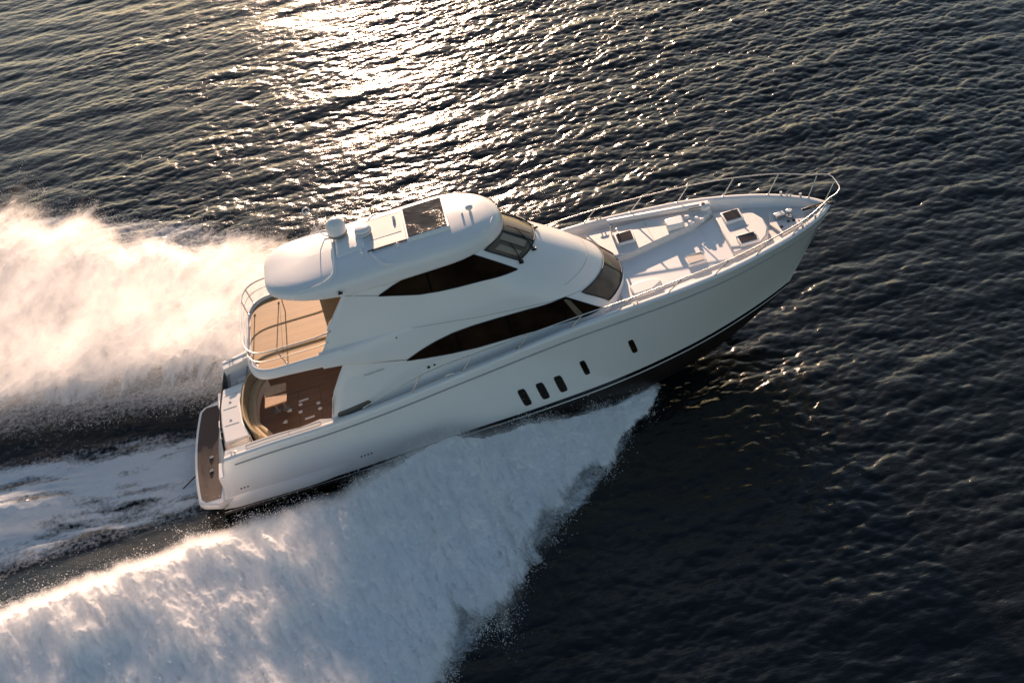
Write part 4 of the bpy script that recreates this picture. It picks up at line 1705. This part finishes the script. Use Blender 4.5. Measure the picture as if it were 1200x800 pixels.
    tri = np.array([(0, 1, 2), (0, 3, 1), (0, 2, 3), (1, 3, 2)])
    tt_ = (np.arange(len(k))[:, None, None] * 4 + tri[None]).reshape(-1, 3)
    d = np_mesh('spray_mist', dv.reshape(-1, 3), np.zeros((0, 4), int), SPRAY[sg], [('dens', np.full(len(k) * 4, 2.0))], tt_)
    d['kind'] = 'stuff'
    lo, hi = MIST_BOX[sg]
    mist_volume(d, o, lo, hi, .062 if sg < 0 else .07, MIST[sg], (.35, -.94) if sg < 0 else (.49, .87), (1.1, .45, 3.2, -1.0) if sg < 0 else (2.8, -.4, 4.4, -1.6))
    return o, d


MIST_BOX = {-1: ((-13, -16.5, 0.0), (16.4, -1.2, 3.2)), 1: ((-17, 2.0, 0.0), (15.5, 25, 4.6))}


def mk_mist(dens, g_):
    m, nt, b, out = mat_new('airborne_spray')
    nt.nodes.remove(b)
    v = nt.nodes.new('ShaderNodeVolumePrincipled')
    v.inputs['Color'].default_value = (.997, .997, .997, 1)
    v.inputs['Density'].default_value = dens
    v.inputs['Anisotropy'].default_value = g_
    nt.links.new(v.outputs[0], out.inputs['Volume'])
    return m


MIST = {-1: mk_mist(1.9, .0), 1: mk_mist(.9, .45)}


def mist_volume(drops, sheet, lo, hi, vox, mat, throw, clump):
    """airborne water above the spray sheet: density falls with the height over the sheet and is broken up by turbulence"""
    g = bpy.data.node_groups.new('airborne_spray', 'GeometryNodeTree')
    g.interface.new_socket('Geometry', in_out='INPUT', socket_type='NodeSocketGeometry')
    g.interface.new_socket('Geometry', in_out='OUTPUT', socket_type='NodeSocketGeometry')
    N = lambda t: g.nodes.new(t)
    L = g.links.new
    gi, go = N('NodeGroupInput'), N('NodeGroupOutput')
    pos = N('GeometryNodeInputPosition')
    oi = N('GeometryNodeObjectInfo')
    oi.inputs['Object'].default_value = sheet
    at = N('GeometryNodeInputNamedAttribute')
    at.data_type = 'FLOAT'
    at.inputs['Name'].default_value = 'mist'
    rc = N('GeometryNodeRaycast')
    rc.data_type = 'FLOAT'
    L(oi.outputs['Geometry'], rc.inputs['Target Geometry'])
    for s in rc.inputs:
        if s.name == 'Attribute' and s.enabled:
            L(at.outputs['Attribute'], s)
    L(pos.outputs[0], rc.inputs['Source Position'])
    rc.inputs['Ray Direction'].default_value = (0, 0, -1)
    rc.inputs['Ray Length'].default_value = 6.0
    attr = [s for s in rc.outputs if s.name == 'Attribute' and s.enabled][0]

    def M(op, a, b=None, c=None, clamp=False):
        n = N('ShaderNodeMath')
        n.operation = op
        n.use_clamp = clamp
        for i, s in enumerate((a, b, c)):
            if s is None:
                continue
            if isinstance(s, (int, float)):
                n.inputs[i].default_value = s
            else:
                L(s, n.inputs[i])
        return n.outputs[0]

    def NZ(scale, detail, rough, sc):
        mp = N('ShaderNodeCombineXYZ')
        for q_, vec in enumerate(((throw[0] * sc[0], throw[1] * sc[0], 0), (-throw[1] * sc[1], throw[0] * sc[1], 0), (0, 0, sc[2]))):
            dp_ = N('ShaderNodeVectorMath')
            dp_.operation = 'DOT_PRODUCT'
            dp_.inputs[1].default_value = vec
            L(pos.outputs[0], dp_.inputs[0])
            L(dp_.outputs['Value'], mp.inputs[q_])
        n = N('ShaderNodeTexNoise')
        n.inputs['Scale'].default_value = scale
        n.inputs['Detail'].default_value = detail
        n.inputs['Roughness'].default_value = rough
        L(mp.outputs[0], n.inputs['Vector'])
        return n.outputs[0]
    n1 = NZ(.9, 5, .62, (.45, 1.25, .8))
    n2 = NZ(3.6, 6, .74, (.55, 1.2, .6))
    thick = M('MULTIPLY', attr, M('MULTIPLY_ADD', n1, clump[0], clump[1]))
    thick = M('MAXIMUM', thick, .02)
    f = M('SUBTRACT', 1.0, M('DIVIDE', rc.outputs['Hit Distance'], thick), clamp=True)
    f = M('MULTIPLY', f, M('MULTIPLY_ADD', n2, clump[2], clump[3], clamp=True))
    f = M('MULTIPLY', f, M('MULTIPLY', attr, 3.0, clamp=True))
    f = M('MULTIPLY', f, rc.outputs['Is Hit'])
    vc = N('GeometryNodeVolumeCube')
    L(f, vc.inputs['Density'])
    vc.inputs['Min'].default_value = lo
    vc.inputs['Max'].default_value = hi
    for ax, k in zip('XYZ', range(3)):
        vc.inputs['Resolution ' + ax].default_value = max(8, int((hi[k] - lo[k]) / vox))
    sm = N('GeometryNodeSetMaterial')
    sm.inputs['Material'].default_value = mat
    L(vc.outputs[0], sm.inputs['Geometry'])
    j = N('GeometryNodeJoinGeometry')
    L(sm.outputs[0], j.inputs[0])
    L(gi.outputs[0], j.inputs[0])
    L(j.outputs[0], go.inputs[0])
    md = drops.modifiers.new('mist', 'NODES')
    md.node_group = g


sp, dp = plume(-1, 1.0, 100, -14)
sp['label'] = 'white spray thrown out in shadow along the near side of the hull'
dp['label'] = 'fine droplets and mist drifting over the near shaded spray'
sp2, dp2 = plume(1, .68, 200, -26)
sp2['label'] = 'sunlit glowing spray thrown up beyond the stern on the far side'
dp2['label'] = 'bright golden mist and droplets hanging beyond the roof and stern'
